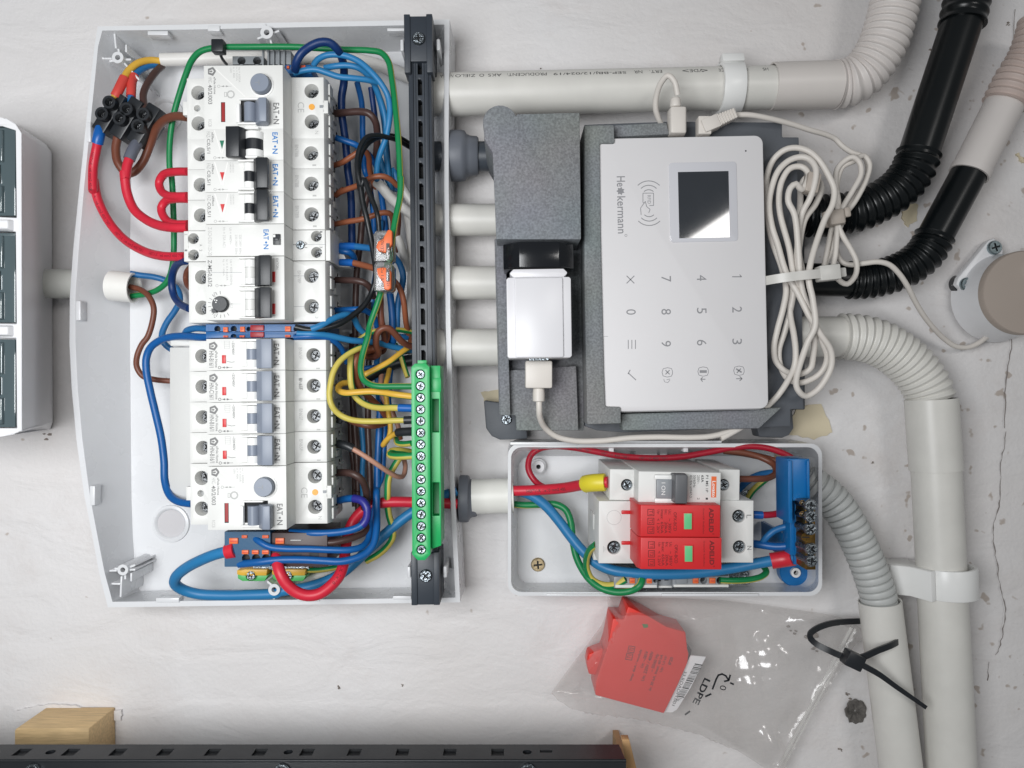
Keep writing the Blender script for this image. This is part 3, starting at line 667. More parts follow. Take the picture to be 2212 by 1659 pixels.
# ---- wide residual current breakers (read in crop A)
def rcd(fr, label):
    root = thing('residual_current_breaker', label, 'residual current breaker', fr, 'wide two pole residual current breakers')
    H1 = fr.pc('A', 2050, 793, WTc); H2 = fr.pc('A', 2052, 1060, WTc); od = fr.pc('A', 2052, 932, WTc)
    L1 = fr.pc('A', 1064, 808, WTc); L2 = fr.pc('A', 1066, 1075, WTc); L3 = fr.pc('A', 1054, 943, WTc)
    a, b = quad(fr, 'A', 1435, 868, 1640, 1062, WFc); wn = [(a.x,a.y),(b.x,a.y),(b.x,b.y),(a.x,b.y)]
    c, d = quad(fr, 'A', 1262, 890, 1297, 1063, WFc); sl = [(c.x,c.y),(d.x,c.y),(d.x,d.y),(c.x,d.y)]
    mb = dev_body(fr, 2, [(L1.x,L1.y,4.1,8),(L2.x,L2.y,4.1,8),(L3.x,L3.y,1.9,4)], [(H1.x,H1.y,4.1,8),(H2.x,H2.y,4.1,8)], extra=((wn,2.0),(sl,1.0)))
    mb.box(-41.2,-38.8,L3.y-3.8,L3.y+3.8,ZT-4,ZT,CASE); mb.box(39,41.6,od.y-3.6,od.y+3.6,ZT-4,ZT,CASE)
    mb.build('body', root, bev=.25)
    add_screws(root, fr, [(L1.x,L1.y,3.2,ZT-8,STL),(L2.x,L2.y,3.2,ZT-8,STL),(H1.x,H1.y,3.4,ZT-8,STL),(H2.x,H2.y,3.4,ZT-8,STL)])
    p = fr.pc('A', 1600, 722, WFc+3.5); mb = MB(fr)
    mb.lathe((p.x,p.y,ZF), (0,0,1), [(6.4,0),(6.4,.5),(5.7,.7)], LIP, 32, False); mb.lathe((p.x,p.y,ZF), (0,0,1), [(5.3,0),(5.25,3.6),(4.9,4.2),(.05,4.25)], GRYT, 32, False)
    mb.box(p.x-2.6,p.x-.3,p.y-.15,p.y+.15,4.25+ZF,4.32+ZF,GRY); mb.box(p.x-.4,p.x-.1,p.y-1.4,p.y+1.4,4.25+ZF,4.32+ZF,GRY)
    mb.build('test_button', root)
    # grey rocker with a raised lever
    a, b = quad(fr, 'A', 1440, 885, 1560, 1052, WFc+4); mb = MB(fr); cx = (a.x+b.x)/2; r = (b.x-a.x)/2; n = 10
    vs = [(cx-r*math.cos(math.pi*i/n), yy, ZF-1.5+6*math.sin(math.pi*i/n)) for yy in (a.y, b.y) for i in range(n+1)]; q = n+1
    mb.add(vs, [(i,i+1,q+i+1,q+i) for i in range(n)], GRYT, True); mb.add(vs[:q], [list(range(q))], GRYT); mb.add(vs[q:], [list(range(q))[::-1]], GRYT)
    mb.build('lever_drum', root)
    a2, b2 = quad(fr, 'A', 1592, 845, 1655, 1055, WB+68); mb = MB(fr); x0, x1 = a2.x, b2.x; inn = cx+r*.8
    prof = [(inn,ZF),(inn+.4,ZF+3),(x0,68),(x1,68),(x1,63),(x0+1.6,ZF-.8)]; q = len(prof); vs = [(p_[0],a2.y,p_[1]) for p_ in prof]+[(p_[0],b2.y,p_[1]) for p_ in prof]
    mb.add(vs, [(i,q+i,q+(i+1)%q,(i+1)%q) for i in range(q)], GRYT); mb.add(vs[:q], [list(range(q))], GRYT); mb.add(vs[q:], [list(range(q))[::-1]], GRYT)
    mb.build('lever', root, bev=.5)
    for L in ((1400,1064,1640,1082),(1412,852,1600,868),(1388,900,1428,1064)):
        mb = MB(fr); c, d = quad(fr, 'A', *L, WFc+2); mb.box(c.x, d.x, c.y, d.y, ZF-.1, ZF+2.2, LIP, tx=.4); mb.build('lever_guard', root, bev=.3)
    mb = MB(fr); flat(mb, fr, 'A', 1264, 892, 1295, 1060, WFc-.9, SLOTR, .3); mb.build('indicator', root)
    mb = MB(fr); mb.cyl((od.x,od.y,ZT-.3),(od.x,od.y,ZT+.25), 1.75, ORD, n=18); mb.build('seal', root)
    mb = MB(fr); flat(mb, fr, 'A', 2120, 915, 2150, 940, WTc, GRY, .1); mb.build('marker_slot', root)
    mb = MB(fr); house(mb, fr, 'A', 1148, 583, 1215, 662)
    ink(mb, fr, 'A', 'HNC-', 1150, 670, 1184, 728, WFc, INKF, .01); ink(mb, fr, 'A', '40/2/003', 1150, 738, 1184, 908, WFc, INK, .012)
    ink(mb, fr, 'A', 'xPole Home', 1198, 668, 1216, 820, WFc, INK, .01); ink(mb, fr, 'A', 'RCCB', 1152, 1040, 1180, 1104, WFc, INKF)
    for t, x, y in (('~230V',1340,635),('In = 40A',1366,680),('IΔn = 0,03A',1390,705),('Inc = 6000A',1414,718)):
        ink(mb, fr, 'A', t.replace('Δ',''), x, 583, x+16, y, WFc, INKF)
    eaton(mb, fr, 'A', 1718, 895, 1768, 1082, INK); arrows(mb, fr, 'A', 1242, 752, INKF)
    a, b = quad(fr, 'A', 1290, 802, 1312, 844, WFc); mb.plate([(a.x,a.y),(b.x,a.y),(b.x,b.y),(a.x,b.y)], [[(a.x+.3,a.y+.3),(b.x-.3,a.y+.3),(b.x-.3,b.y-.3),(a.x+.3,b.y-.3)]], ZF+.06, INKF)
    p = fr.pc('A', 1346, 822, WFc); mb.plate(circ(p.x,p.y,2.3,9), [circ(p.x,p.y,1.5,9)], ZF+.06, INKF)
    line(mb, fr, 'A', (1215,600), (1470,840), WFc, .5, EMB)
    ink(mb, fr, 'A', 'BN65F', 1915, 700, 1940, 795, WTc, EMB); ink(mb, fr, 'A', 'CE', 1930, 890, 1985, 980, WTc, INKF); ink(mb, fr, 'A', 'N', 2080, 1140, 2110, 1168, WTc, INKF)
    mb.build('lettering', root)
    return root
frA = devfr(141.0); r1 = rcd(frA, 'wide breaker with round grey test button, top device of the row')
r2 = dup(r1, devfr(1007.0).M()); r2['label'] = 'wide breaker with round grey test button, bottom device of the row'
# ---- C0,5 breakers: proto read in crop C on the lowest one, blue lettering
def faz(fr, label, left_lever, tri):
    root = thing('circuit_breaker', label, 'circuit breaker', fr, 'C0,5 breakers with black levers'); b = -PIT/2
    k = 'C'; rh = fr.pc(k, 2050, 432, WTc)
    mb = dev_body(fr, 1, [(-31.5,b,4.0,8)], [(rh.x,b,4.1,8)]); mb.build('body', root, bev=.25)
    add_screws(root, fr, [(-31.5,b,3.1,ZT-8,STL),(rh.x,b,3.3,ZT-8,STL)])
    if left_lever: lever(root, fr, (1452,258,1618,478), (1306,222,1420,490), BLK, (.28,.72,LIP), k, lip=((1400,225,1600,242),(1400,474,1590,494)))
    else: lever(root, fr, (1440,258,1560,478), (1574,212,1666,480), BLK, (.26,.68,LIP), k, lip=((1400,230,1578,246),(1400,474,1580,494)))
    mb = MB(fr)
    ink(mb, fr, k, 'FAZ-', 1140, 262, 1172, 320, WFc, INKF, .01); ink(mb, fr, k, 'C0,5/1', 1140, 325, 1172, 452, WFc, INK, .012); ink(mb, fr, k, 'xEffect', 1184, 266, 1202, 356, WFc, INK, .01)
    eaton(mb, fr, k, 1714, 268, 1760, 455, INKB)
    line(mb, fr, k, (1208,250), (1268,450), WFc, .5, EMB); line(mb, fr, k, (1322,250), (1278,450), WFc, .5, EMB)
    for x in (1340,1362): ink(mb, fr, k, '~240/415V', x, 252, x+14, 345, WFc, INKF)
    arrows(mb, fr, k, 1212, 490, INKF); ink(mb, fr, k, 'BN78B', 1910, 355, 1940, 460, WTc, INKF); ink(mb, fr, k, '1', 2062, 525, 2094, 540, WTc, INKF)
    mb.build('lettering', root)
    mb = MB(fr); a, c2 = quad(fr, k, 1256, 340, 1294, 412, WFc); mb.prism([(a.x,c2.y),(c2.x,c2.y),((a.x+c2.x)/2,a.y)], ZF, ZF+.25, tri); mb.build('indicator', root)
    return root
Y05 = 414.9
f4 = devfr(Y05); f3 = devfr(Y05-68.75); f2_ = devfr(Y05-137.2)
z4 = faz(f4, 'C0,5 breaker with red triangle, directly above the grey contactor', False, REDI)
z3 = dup(z4, f3.M()); z3['label'] = 'C0,5 breaker with red triangle in the middle of the three C0,5 breakers'
# first one: switched the other way, green triangle : same reading window shifted up two pitches
sav = dict(CROP); CROP['C'] = (164.6, 356.6, .24802)
z2 = faz(f4, 'C0,5 breaker with black lever thrown left and a green triangle', True, TGR); z2.matrix_world = f2_.M()
# ---- contactor
fr = devfr(484.2); k = 'C'
root = thing('contactor', 'grey contactor with no lever between the C0,5 breakers and the motor switch', 'contactor', fr)
hs = [fr.pc(k, x, y, WTc) for x, y in ((2092,620),(2093,760),(1020,640),(1022,783))]
mb = dev_body(fr, 1, [(hs[2].x,hs[2].y,3.1,8),(hs[3].x,hs[3].y,3.1,8)], [(hs[0].x,hs[0].y,3.1,8),(hs[1].x,hs[1].y,3.1,8)])
mb.box(-41.3,-38.8,-PIT+.12,-.12,8,ZT,CASE); mb.box(39.2,42,-PIT+.12,-.12,8,ZT-1,CASE); mb.prism([(40,-17.3),(48,-17.3),(40,-.2)], 6, 20, CASE2)
mb.build('body', root, bev=.25)
add_screws(root, fr, [(h.x,h.y,2.6,ZT-8,STL) for h in hs])
p = fr.pc(k, 1953, 697, WTc); mb = MB(fr); mb.screw(p.x, p.y, ZT, 2.5, .9, ZNC, a=.2); mb.build('screw', root)
mb = MB(fr); a, b = quad(fr, k, 1720, 604, 1780, 696, WFc); mb.box(a.x,b.x,a.y,b.y,ZF,ZF+1.2,BLK); mb.box(a.x+.8,b.x-.8,a.y+2.2,b.y-2,ZF+1.2,ZF+2,BLK); mb.box(a.x,a.x+1.4,b.y-1.8,b.y-.2,ZF+1.2,ZF+1.3,CASE); mb.build('switch', root, bev=.2)
mb = MB(fr); ink(mb, fr, k, 'Z-SCH230/1/25-20', 1150, 542, 1180, 788, WFc, INKF); ink(mb, fr, k, 'Ith = 25A AC1', 1278, 542, 1300, 716, WFc, INKF); ink(mb, fr, k, 'Ui = 440V~', 1335, 545, 1355, 692, WFc, INKF)
ink(mb, fr, k, '230 240V 50Hz', 1385, 606, 1404, 780, WFc, INKF); ink(mb, fr, k, '220 240V 60Hz', 1420, 606, 1440, 780, WFc, INKF); eaton(mb, fr, k, 1632, 560, 1676, 733, INKB)
for a_, b_, t in (('1',2122,575),('3',2122,708),('A1',1990,665)): ink(mb, fr, k, a_, b_, t, b_+22, t+(14 if len(a_)==1 else 56), WTc, INK)
for a_, x, y in (('2',945,596),('A',1075,690),('2',1075,735),('1',945,735)): ink(mb, fr, k, a_, x, y, x+22, y+16, WTc, INK)
line(mb, fr, k, (1885,694), (1925,694), WTc, .3, INKK); line(mb, fr, k, (1980,692), (2168,692), WTc, .2, GRY)
mb.build('lettering', root)
# ---- motor protection switch (two poles)
fr = devfr(553.6)
root = thing('motor_protection_switch', 'two pole motor switch with twin black levers and a round black dial', 'motor switch', fr)
R1 = fr.pc(k, 2048, 962, WTc); R2 = fr.pc(k, 2050, 1230, WTc); dl = fr.pc(k, 1252, 1210, WFc+2)
mb = dev_body(fr, 2, [(-31.2,-PIT/2,4,8),(-31.2,-PIT*1.5,4,8)], [(R1.x,R1.y,4.1,8),(R2.x,R2.y,4.1,8)]); mb.build('body', root, bev=.25)
add_screws(root, fr, [(-31.2,-PIT/2,3.1,ZT-8,STL),(-31.2,-PIT*1.5,3.1,ZT-8,STL),(R1.x,R1.y,3.3,ZT-8,STL),(R2.x,R2.y,3.3,ZT-8,STL)])
for y in (0, 280):
    lever(root, fr, (1446,822+y,1566,1034+y), (1602,782+y,1690,1046+y), BLK, (.26,.70,LIP,CASE), k, lip=((1406,798+y,1590,814+y),(1406,1040+y,1590,1056+y)), hz=68)
mb = MB(fr); mb.lathe((dl.x,dl.y,ZF-.2), (0,0,1), [(4.4,0),(4.3,2.4),(3.9,2.8),(.05,2.8)], BLK, 28, False); mb.box(dl.x-4.6,dl.x-2,dl.y-4.6,dl.y-2.4,ZF,ZF+2.2,BLK)
for x, y in ((1205,1175),(1222,1178),(1215,1195)): q = fr.pc(k, x, y, WFc+3); mb.prism(circ(q.x,q.y,.35,8), ZF+2.6, ZF+2.75, LIP, bottom=False)
mb.build('dial', root)
mb = MB(fr)
for i in range(12):
    t = math.radians(95+i*19); mb.box(5.6,7.4,-.14,.14,ZF,ZF+.06,INK,T=Matrix.Translation((dl.x,dl.y,0)) @ Matrix.Rotation(t,4,'Z'))
ink(mb, fr, k, 'Z-MS-0,63/2', 1142, 826, 1182, 1060, WFc, INK, .012)
for t, x, y in (('Iq = 10kA',1275,965),('Ie = 0,4-0,63A',1305,1005),('Ue = 400V 50/60Hz',1342,1045)): ink(mb, fr, k, t, x, 822, x+17, y, WFc, INKF)
ink(mb, fr, k, 'EATON', 1742, 814, 1762, 908, WFc, INK); ink(mb, fr, k, '0,63', 1196, 1108, 1214, 1150, WFc, INK); ink(mb, fr, k, '0,4', 1196, 1300, 1214, 1330, WFc, INK); ink(mb, fr, k, 'AC3', 1344, 1200, 1366, 1245, WFc, INKF)
arrows(mb, fr, k, 1226, 1050, INKF); ink(mb, fr, k, 'BN78F', 1928, 920, 1958, 1030, WTc, INKF); ink(mb, fr, k, '3', 2082, 1318, 2108, 1336, WTc, INKF)
line(mb, fr, k, (1125,935), (1445,935), WFc, .2, GRY); line(mb, fr, k, (1320,1210), (1445,1210), WFc, .2, GRY); line(mb, fr, k, (1895,965), (2000,965), WTc, .2, GRY); line(mb, fr, k, (1895,1232), (1995,1232), WTc, .2, GRY)
mb.build('lettering', root)
for y in (928, 1206):
    mb = MB(fr); flat(mb, fr, k, 1704, y, 1735, y+92, WFc, REDI, .4); mb.build('indicator', root, bev=.1)
# ---- DIN rail under the devices
a = devfr(100).o; b = devfr(1290).o; fr = Fr((a.x,(a.y+b.y)/2,FLO), math.radians(.5)); h = abs(a.y-b.y)/2; mb = MB(fr)
mb.box(-17.5,17.5,-h,h,24,25,ZNC); mb.box(-12,12,-h,h,17,18,ZNC); mb.box(-12.5,-11.5,-h,h,0,24,ZNC); mb.box(11.5,12.5,-h,h,0,24,ZNC)
tag(mb.build('mounting_rail'), 'zinc mounting rail running behind the row of modular devices', 'mounting rail')

# ================================================================ TERMINAL BLOCKS
def blk(name, label, cat, k, rect, w0, w1, m, parts, group=None):
    c = PC(k, (rect[0]+rect[2])/2, (rect[1]+rect[3])/2, w1); fr = Fr((c.x, c.y, w0)); root = thing(name, label, cat, fr, group)
    mb = MB(fr); a = fr.inv(PC(k, rect[0], rect[3], w1)); b = fr.inv(PC(k, rect[2], rect[1], w1)); hol = []
    for kind, *r in parts:
        if kind == 'hole': p = fr.inv(PC(k, r[0], r[1], w1)); hol.append(circ(p.x, p.y, r[2]*CROP[k][2]/S(w1), 20))
    mb.prism([(a.x,a.y),(b.x,a.y),(b.x,b.y),(a.x,b.y)], 0, w1-w0, m, hol, hd=4, hm=DARK)
    mb.build('housing', root, bev=.3)
    for kind, *r in parts:
        if kind == 'hole': continue
        mb = MB(fr); p = fr.inv(PC(k, r[0], r[3], w1)); q = fr.inv(PC(k, r[2], r[1], w1)); z = w1-w0
        mm = {'orange':ORNG,'red':TRED,'blue':TBLU,'dark':DARK,'grey':GRY,'white':CASE}[kind]
        mb.box(p.x, q.x, p.y, q.y, z-1.5, z+(1.2 if kind != 'dark' else .1), mm, tx=.25, ty=.25)
        if kind == 'orange': mb.box(p.x+.7, q.x-.7, (p.y+q.y)/2-.35, (p.y+q.y)/2+.35, z+1.2, z+1.35, SLRD)
        mb.build({'orange':'release_lever','red':'bridge','blue':'marker','dark':'opening','grey':'cap','white':'marker'}[kind], root, bev=.2)
    return root, fr
gN = 'blue neutral terminals between the device rows'
blk('terminal_block', 'blue push-in terminal block with orange levers nearest the motor switch', 'terminal block', 'E', (1130,60,2160,120), 32, 70, TBLU, [('orange',1283,82,1328,130),('orange',1430,78,1475,128),('orange',1820,75,1875,126),('orange',1975,78,2020,104),('hole',1230,100,28),('hole',1372,100,28),('hole',1500,100,20),('hole',1920,100,28),('red',1518,64,1642,118)], gN)
blk('terminal_block', 'blue push-in terminal block with orange levers nearest the B16 breaker', 'terminal block', 'E', (1130,122,2140,178), 32, 69, TBLU, [('orange',1283,155,1328,176),('orange',1425,154,1473,176),('orange',1820,150,1872,176),('hole',1920,165,26),('red',1518,124,1642,176),('hole',1370,168,26)], gN)
blk('terminal_block', 'deep blue terminal block with four orange levers under the bottom wide breaker', 'terminal block', 'G', (1292,650,1690,955), 32, 68, TBLD, [('orange',1335,700,1416,755),('orange',1444,675,1495,706),('orange',1445,805,1508,845),('orange',1532,805,1596,845),('orange',1620,805,1684,845),('orange',1622,675,1682,706),('hole',1478,880,36),('hole',1566,880,36),('hole',1654,880,36)])
blk('terminal_block', 'dark brown terminal block with an orange lever under the bottom wide breaker', 'terminal block', 'H', (375,660,860,955), 32, 66, TBRN, [('orange',410,700,490,755),('white',540,715,640,728),('dark',560,840,640,868),('dark',700,830,790,880)])
def gyblk(label, x0, x1):
    k = 'G'; w1 = 34; c = PC(k, (x0+x1)/2, 1020, w1); fr = Fr((c.x, c.y, 14)); root = thing('earth_terminal', label, 'terminal block', fr, 'green yellow earth terminals')
    def T(x, y): return tuple(fr.inv(PC(k, x, y, w1))[:2])
    hx = (x0+x1)/2; mb = MB(fr); mb.prism([T(x0,985),T(x0+40,985),T(x0+60,978),(T(x1,978)),T(x1-10,1032),T(x0+45,1032),T(x0,1022)], 0, 20, TYEL); mb.build('upper_half', root, bev=.3)
    mb = MB(fr); mb.prism([T(x0,1026),T(x0+45,1035),T(x1-10,1035),T(x1,1030),T(x1-30,1085),T(x0+40,1085),T(x0,1062)], 0, 18.6, TGRN); mb.build('lower_half', root, bev=.3)
    p = T(hx-10, 1030); mb = MB(fr); mb.prism(circ(*p, 3.4, 18), 18, 20.2, TGRN, top=False); mb.screw(p[0], p[1], 18, 3.0, 2.4, ZNC); mb.build('screw', root)
gyblk('green and yellow earth terminal with a round screw left of the red cable', 1400, 1665)
gyblk('green and yellow earth terminal right of the red cable loop', 1705, 2000)
blk('terminal_block', 'blue terminal block with orange levers above the top wide breaker', 'terminal block', 'B', (495,566,720,640), 32, 70, TBLU, [('orange',508,576,535,605),('orange',628,572,676,605),('hole',580,600,28)])
r_, f_ = blk('terminal_block', 'mid grey terminal block with two screw holes behind the top wide breaker', 'terminal block', 'A', (1362,490,1632,560), 18, 46, GRY, [('hole',1440,530,36),('hole',1575,530,36)])
r_, f_ = blk('rail_end_clamp', 'grey ribbed end clamp at the top of the mounting rail', 'end clamp', 'A', (1672,440,1870,560), 18, 50, GRY, [])
mb = MB(f_)
for i in range(5): mb.box(-10+i*3.2, -9+i*3.2, -6.5, 6.5, 32, 34, GRY)
mb.build('rib', r_, bev=.2)
# black three pole terminal strip (chocolate block)
k = 'A'; w1 = 46; c = PC(k, 420, 1030, w1); fr = Fr((c.x,c.y,28), 0); root = thing('terminal_strip', 'black three pole screw terminal strip hanging on wires in the upper left', 'terminal strip', fr)
ax = (fr.pc(k,212,990,w1)-fr.pc(k,280,880,w1)); ax.z = 0; ax.normalize(); px = Vector((-ax.y, ax.x, 0))
for i, (s1, s2, e0, e1) in enumerate((((280,885),(215,985),(320,850),(215,1120)),((430,945),(370,1025),(470,915),(360,1180)),((575,990),(530,1090),(630,960),(520,1245)))):
    mb = MB(fr); A_ = fr.pc(k,*s1,w1); B_ = fr.pc(k,*s2,w1); mid = (A_+B_)/2
    T = Matrix.Translation((mid.x,mid.y,0)) @ Matrix.Rotation(math.atan2(ax.y,ax.x), 4, 'Z')
    mb.box(-12.5,14.5,-4.3,4.3,0,13,BLK,T=T); mb.box(-5,5,-6.4,6.4,1,8,BLK,T=T); mb.build('pole_body', root, bev=.8)
    for q in (A_, B_):
        mb = MB(fr); mb.pipe((q.x,q.y,10),(q.x,q.y,17.5),4.0,2.6,BLK,20); mb.screw(q.x,q.y,11,2.6,2.5,STL); mb.build('screw_well', root)
# ================================================================ BLACK BUS RAIL
a = P(906,90,56); b = P(921,1240,56); ang = math.atan2((b-a).y,(b-a).x)+math.pi/2; c = (a+b)/2; fr = Fr((c.x,c.y,FLO), ang)
root = thing('terminal_rail', 'long charcoal slotted rail standing along the right side of the open box', 'terminal rail', fr)
L = (b-a).length/2+14; z1 = 56
mb = MB(fr); hw = 6.8; slots = []
N = int(2*L/12.45)
for i in range(N+1):
    y = L-11.5-i*12.45
    if y-10 < -L: break
    slots.append([(-1.3,y-9.6),(1.3,y-9.6),(1.3,y-1.4),(.4,y),(-1.3,y)])
mb.prism([(-hw,-L),(hw,-L),(hw,L),(-hw,L)], z1-14-FLO, z1-FLO, RAIL, slots, hd=8, hm=DARK)
for x in (-4.9, 4.3): mb.box(x, x+.9, -L, L, z1-FLO-.1, z1-FLO+1.0, RAIL)
for x in (-2.8, 2.2): mb.box(x, x+.5, -L, L, z1-FLO-.1, z1-FLO+.5, RAIL)
mb.build('channel', root, bev=.2)
for ys, sg in ((90,1),(1240,-1)):
    q = fr.inv(P(906 if sg > 0 else 921, ys, 56)); mb = MB(fr); y0, y1 = (q.y-20, q.y+13.8) if sg > 0 else (q.y-17.5, q.y+13)
    mb.box(-8.6,8.2,y0 if sg < 0 else q.y-13,y1,z1-24-FLO,z1+3-FLO,RAIL); mb.box(-8.6,-5,y0,y1+.8,z1-10-FLO,z1+4-FLO,RAIL); mb.box(4.6,8.2,y0,y1+.8,z1-10-FLO,z1+4-FLO,RAIL)
    brk = mb.build('end_bracket', root, bev=.4)
    mb = MB(fr); mb.screw(0, q.y, z1+3-FLO, 3.8, 1.9, ZNC); mb.build('screw', brk)
    mb = MB(fr); mb.box(-12,-10,q.y-3.4,q.y+3.4,z1-30-FLO,z1-4-FLO,BOXW); mb.box(9.8,11.8,q.y-3.4,q.y+3.4,z1-30-FLO,z1-4-FLO,BOXW); mb.build('clip', root, bev=.5)
# green earth block with 16 screws
a = P(908,808.6,82); b = P(910,1187.6,82); ang = math.atan2((b-a).y,(b-a).x)+math.pi/2; c = (a+b)/2; fr = Fr((c.x,c.y,52), ang)
root = thing('earth_terminal_block', 'bright green earth terminal block with a column of sixteen screws', 'terminal block', fr)
L = (b-a).length/2; hw = 39*.5/S(82)
mb = MB(fr); pts = [fr.inv((a+(b-a)*(i/15))) for i in range(16)]
mb.prism([(-hw,-L-2.6),(-hw+3,-L-5.8),(hw-3,-L-5.8),(hw,-L-2.6),(hw,L+4),(hw-2,L+6),(-hw+2,L+6),(-hw,L+4)], 0, 30, GBLK, [circ(p.x,p.y,2.75,22) for p in pts], hd=2.6, hm=DARK)
mb.box(-2,3,L+5.6,L+8,18,26,GBLK)
mb.build('housing', root, bev=.35)
mb = MB(fr); x1 = hw+5.6
def sl(y0, y1): return [(hw+.8,y0),(x1-.9,y0),(x1-.9,y1),(hw+.8,y1)]
mb.prism([(hw+.1,-L-1),(x1,-L+1),(x1,L+5),(hw+.1,L+5)], 4, 24, GBLK, [sl(L-33,L-14), sl(-L+18,-L+37)], hd=7, hm=GBLD); mb.box(hw+.3,x1+.4,L-10,L-2,23,24.6,GBLK)
mb.build('side_rail', root, bev=.3)
for p in pts:
    mb = MB(fr); mb.screw(p.x, p.y, 27.5, 2.45, 2.0, ZNC); mb.build('screw', root)
# lever connectors (transparent body, orange levers)
k = 'D'
for i, (y0, y1, lv, lab) in enumerate(((560,830,(1330,565,1425,770),'upper lever connector, clear body with an orange lever, right of the contactor'),(835,1090,(1330,890,1415,1090),'lower lever connector, clear body with an orange lever, right of the motor switch'))):
    w1 = 86; c = PC(k, 1340, (y0+y1)/2, w1); fr = Fr((c.x,c.y,66)); root = thing('wire_connector', lab, 'wire connector', fr, 'lever wire connectors')
    def T(x, y, w=w1): return fr.inv(PC(k, x, y, w))
    a, b = T(1258,y1), T(1420,y0); mb = MB(fr); mb.prism([(a.x,a.y),(b.x-1.5,a.y),(b.x,a.y+2),(b.x,b.y-2),(b.x-1.5,b.y),(a.x+1,b.y),(a.x,b.y-2)], 4, 17, CLEAR); mb.build('clear_body', root, bev=.5)
    a, b = T(1275,y1-30), T(1345,y0+35); mb = MB(fr); mb.box(a.x,b.x,a.y,b.y,6,14,GRY); mb.box(a.x+1,a.x+4,a.y+1,b.y-1,14,16,ZNC); mb.box((a.x+b.x)/2,b.x,(a.y+b.y)/2-2,(a.y+b.y)/2+2,14,15.6,COP); mb.build('clamp', root, bev=.2)
    x0, ya, x1, yb = lv; mb = MB(fr); q = [T(x1-45,ya),T(x1,ya+10),T(x1,yb),T(x1-45,yb),T(x0,(ya+yb)/2+(30 if i==0 else -30)),T(x0-40,yb-20 if i==0 else ya+20)]
    if i == 0: q = [T(1388,565),T(1405,562),T(1425,575),T(1425,690),T(1370,765),T(1310,750),T(1285,720),T(1300,670),T(1345,640)]
    else: q = [T(1290,900),T(1350,890),T(1400,905),T(1415,930),T(1415,1075),T(1390,1090),T(1355,1082),T(1350,1030),T(1300,960)]
    mb.prism([(p.x,p.y) for p in q], 16, 20.5, ORNG); lvo = mb.build('lever', root, bev=.5)
    a, b = T(1372,y0+35 if i else y0+120,w1+1), T(1405,0,w1); mb = MB(fr); mb.box(a.x,b.x,a.y-9,a.y,20.5,21.4,CLEAR); mb.build('lever_window', lvo, bev=.3)
    mb = MB(fr); t = T(1340,700 if i == 0 else 975); mb.text('450V/32A' if i == 0 else 'Cu 1,5/10', t.x, t.y, 20.56, 11, 1.8, INKK, -90); mb.text('221', T(1392,y1-60).x, T(0,y1-60).y, 20.56, 3, 1.5, INKK, -90) if i else None; mb.build('lettering', root)
# ================================================================ PIPES AND CONDUITS
def mk(name, label, cat, pts, fn, parent=None, group=None):
    o = sum(pts, Vector((0,0,0)))/len(pts); fr = Fr(o); mb = MB(fr); fn(mb, [fr.inv(p) for p in pts]); ob = mb.build(name)
    return tag(ob, label, cat, group)
def straight(name, label, A, B, r, m, parent=None, ri=.86):
    mk(name, label, 'conduit', [A, B], lambda mb, p: mb.pipe(p[0], p[1], r, r*ri, m))
# upper horizontal pipe
A = Vector((P(900,206,24).x, P(900,206,24).y, 24)); 
p1, p2 = P(900,206,24), P(1675,189,24); c = (p1+p2)/2; ang = math.atan2((p2-p1).y,(p2-p1).x); fr = Fr(c, ang); root = thing('conduit', 'white rigid conduit with printed lettering entering the top of the open box', 'conduit', fr)
L = (p2-p1).length/2; R = 13.35; mb = MB(fr); mb.pipe((-L,0,0),(L,0,0), R, R*.88, PVC, 48); mb.build('tube', root)
mb = MB(fr)
def onpipe(mb, t, x0, x1, ph, hgt, m, R, flip=True):
    vs, fs, a0, a1, b0, b1 = txt_mesh(t, .0); out = []
    for x, y, _ in vs:
        u = (x-a0)/(a1-a0); v = (y-b0)/(b1-b0)-.5
        if flip: u = 1-u; v = -v
        a = ph+v*hgt/R; out.append((x0+(x1-x0)*u, (R+.05)*math.sin(a), (R+.05)*math.cos(a)))
    mb.add(out, fs, m)
def ux(x): return fr.pc('I', x, 570, 34).x
for t, a, b in (('N', 140, 158),('ZIELO',172,318),('AKS',410,508),('PRODUCENT:',548,835),('SEP-BBJ/12/024/19',884,1410),('NR',1468,1528),('ERT.',1580,1670),('VDE',1870,1970),('CE',2080,2120)):
    onpipe(mb, t, ux(a), ux(b), .58, 2.9, INKK, R)
onpipe(mb, 'A', ux(62), ux(84), .58, 2.9, INKK, R)
onpipe(mb, 'HS', ux(2400), ux(2440), .58, 2.9, INKK, R); onpipe(mb, '>', ux(2280), ux(2292), .58, 2.5, INKK, R)
for x, d in ((1838,-1),(1975,1)): onpipe(mb, '>', ux(x-20), ux(x+25), .58, 2.9, INKK, R, d < 0)
q = ux(364); vs = []
for k in range(16):
    for rr_ in (1.1, 1.5): a = 2*math.pi*k/16; vs.append((q+rr_*math.cos(a), (R+.05)*math.sin(.58+rr_*math.sin(a)/R), (R+.05)*math.cos(.58+rr_*math.sin(a)/R)))
mb.add(vs, [(2*k,2*k+1,(2*k+3)%32,(2*k+2)%32) for k in range(16)], INKK)
mb.build('lettering', root)
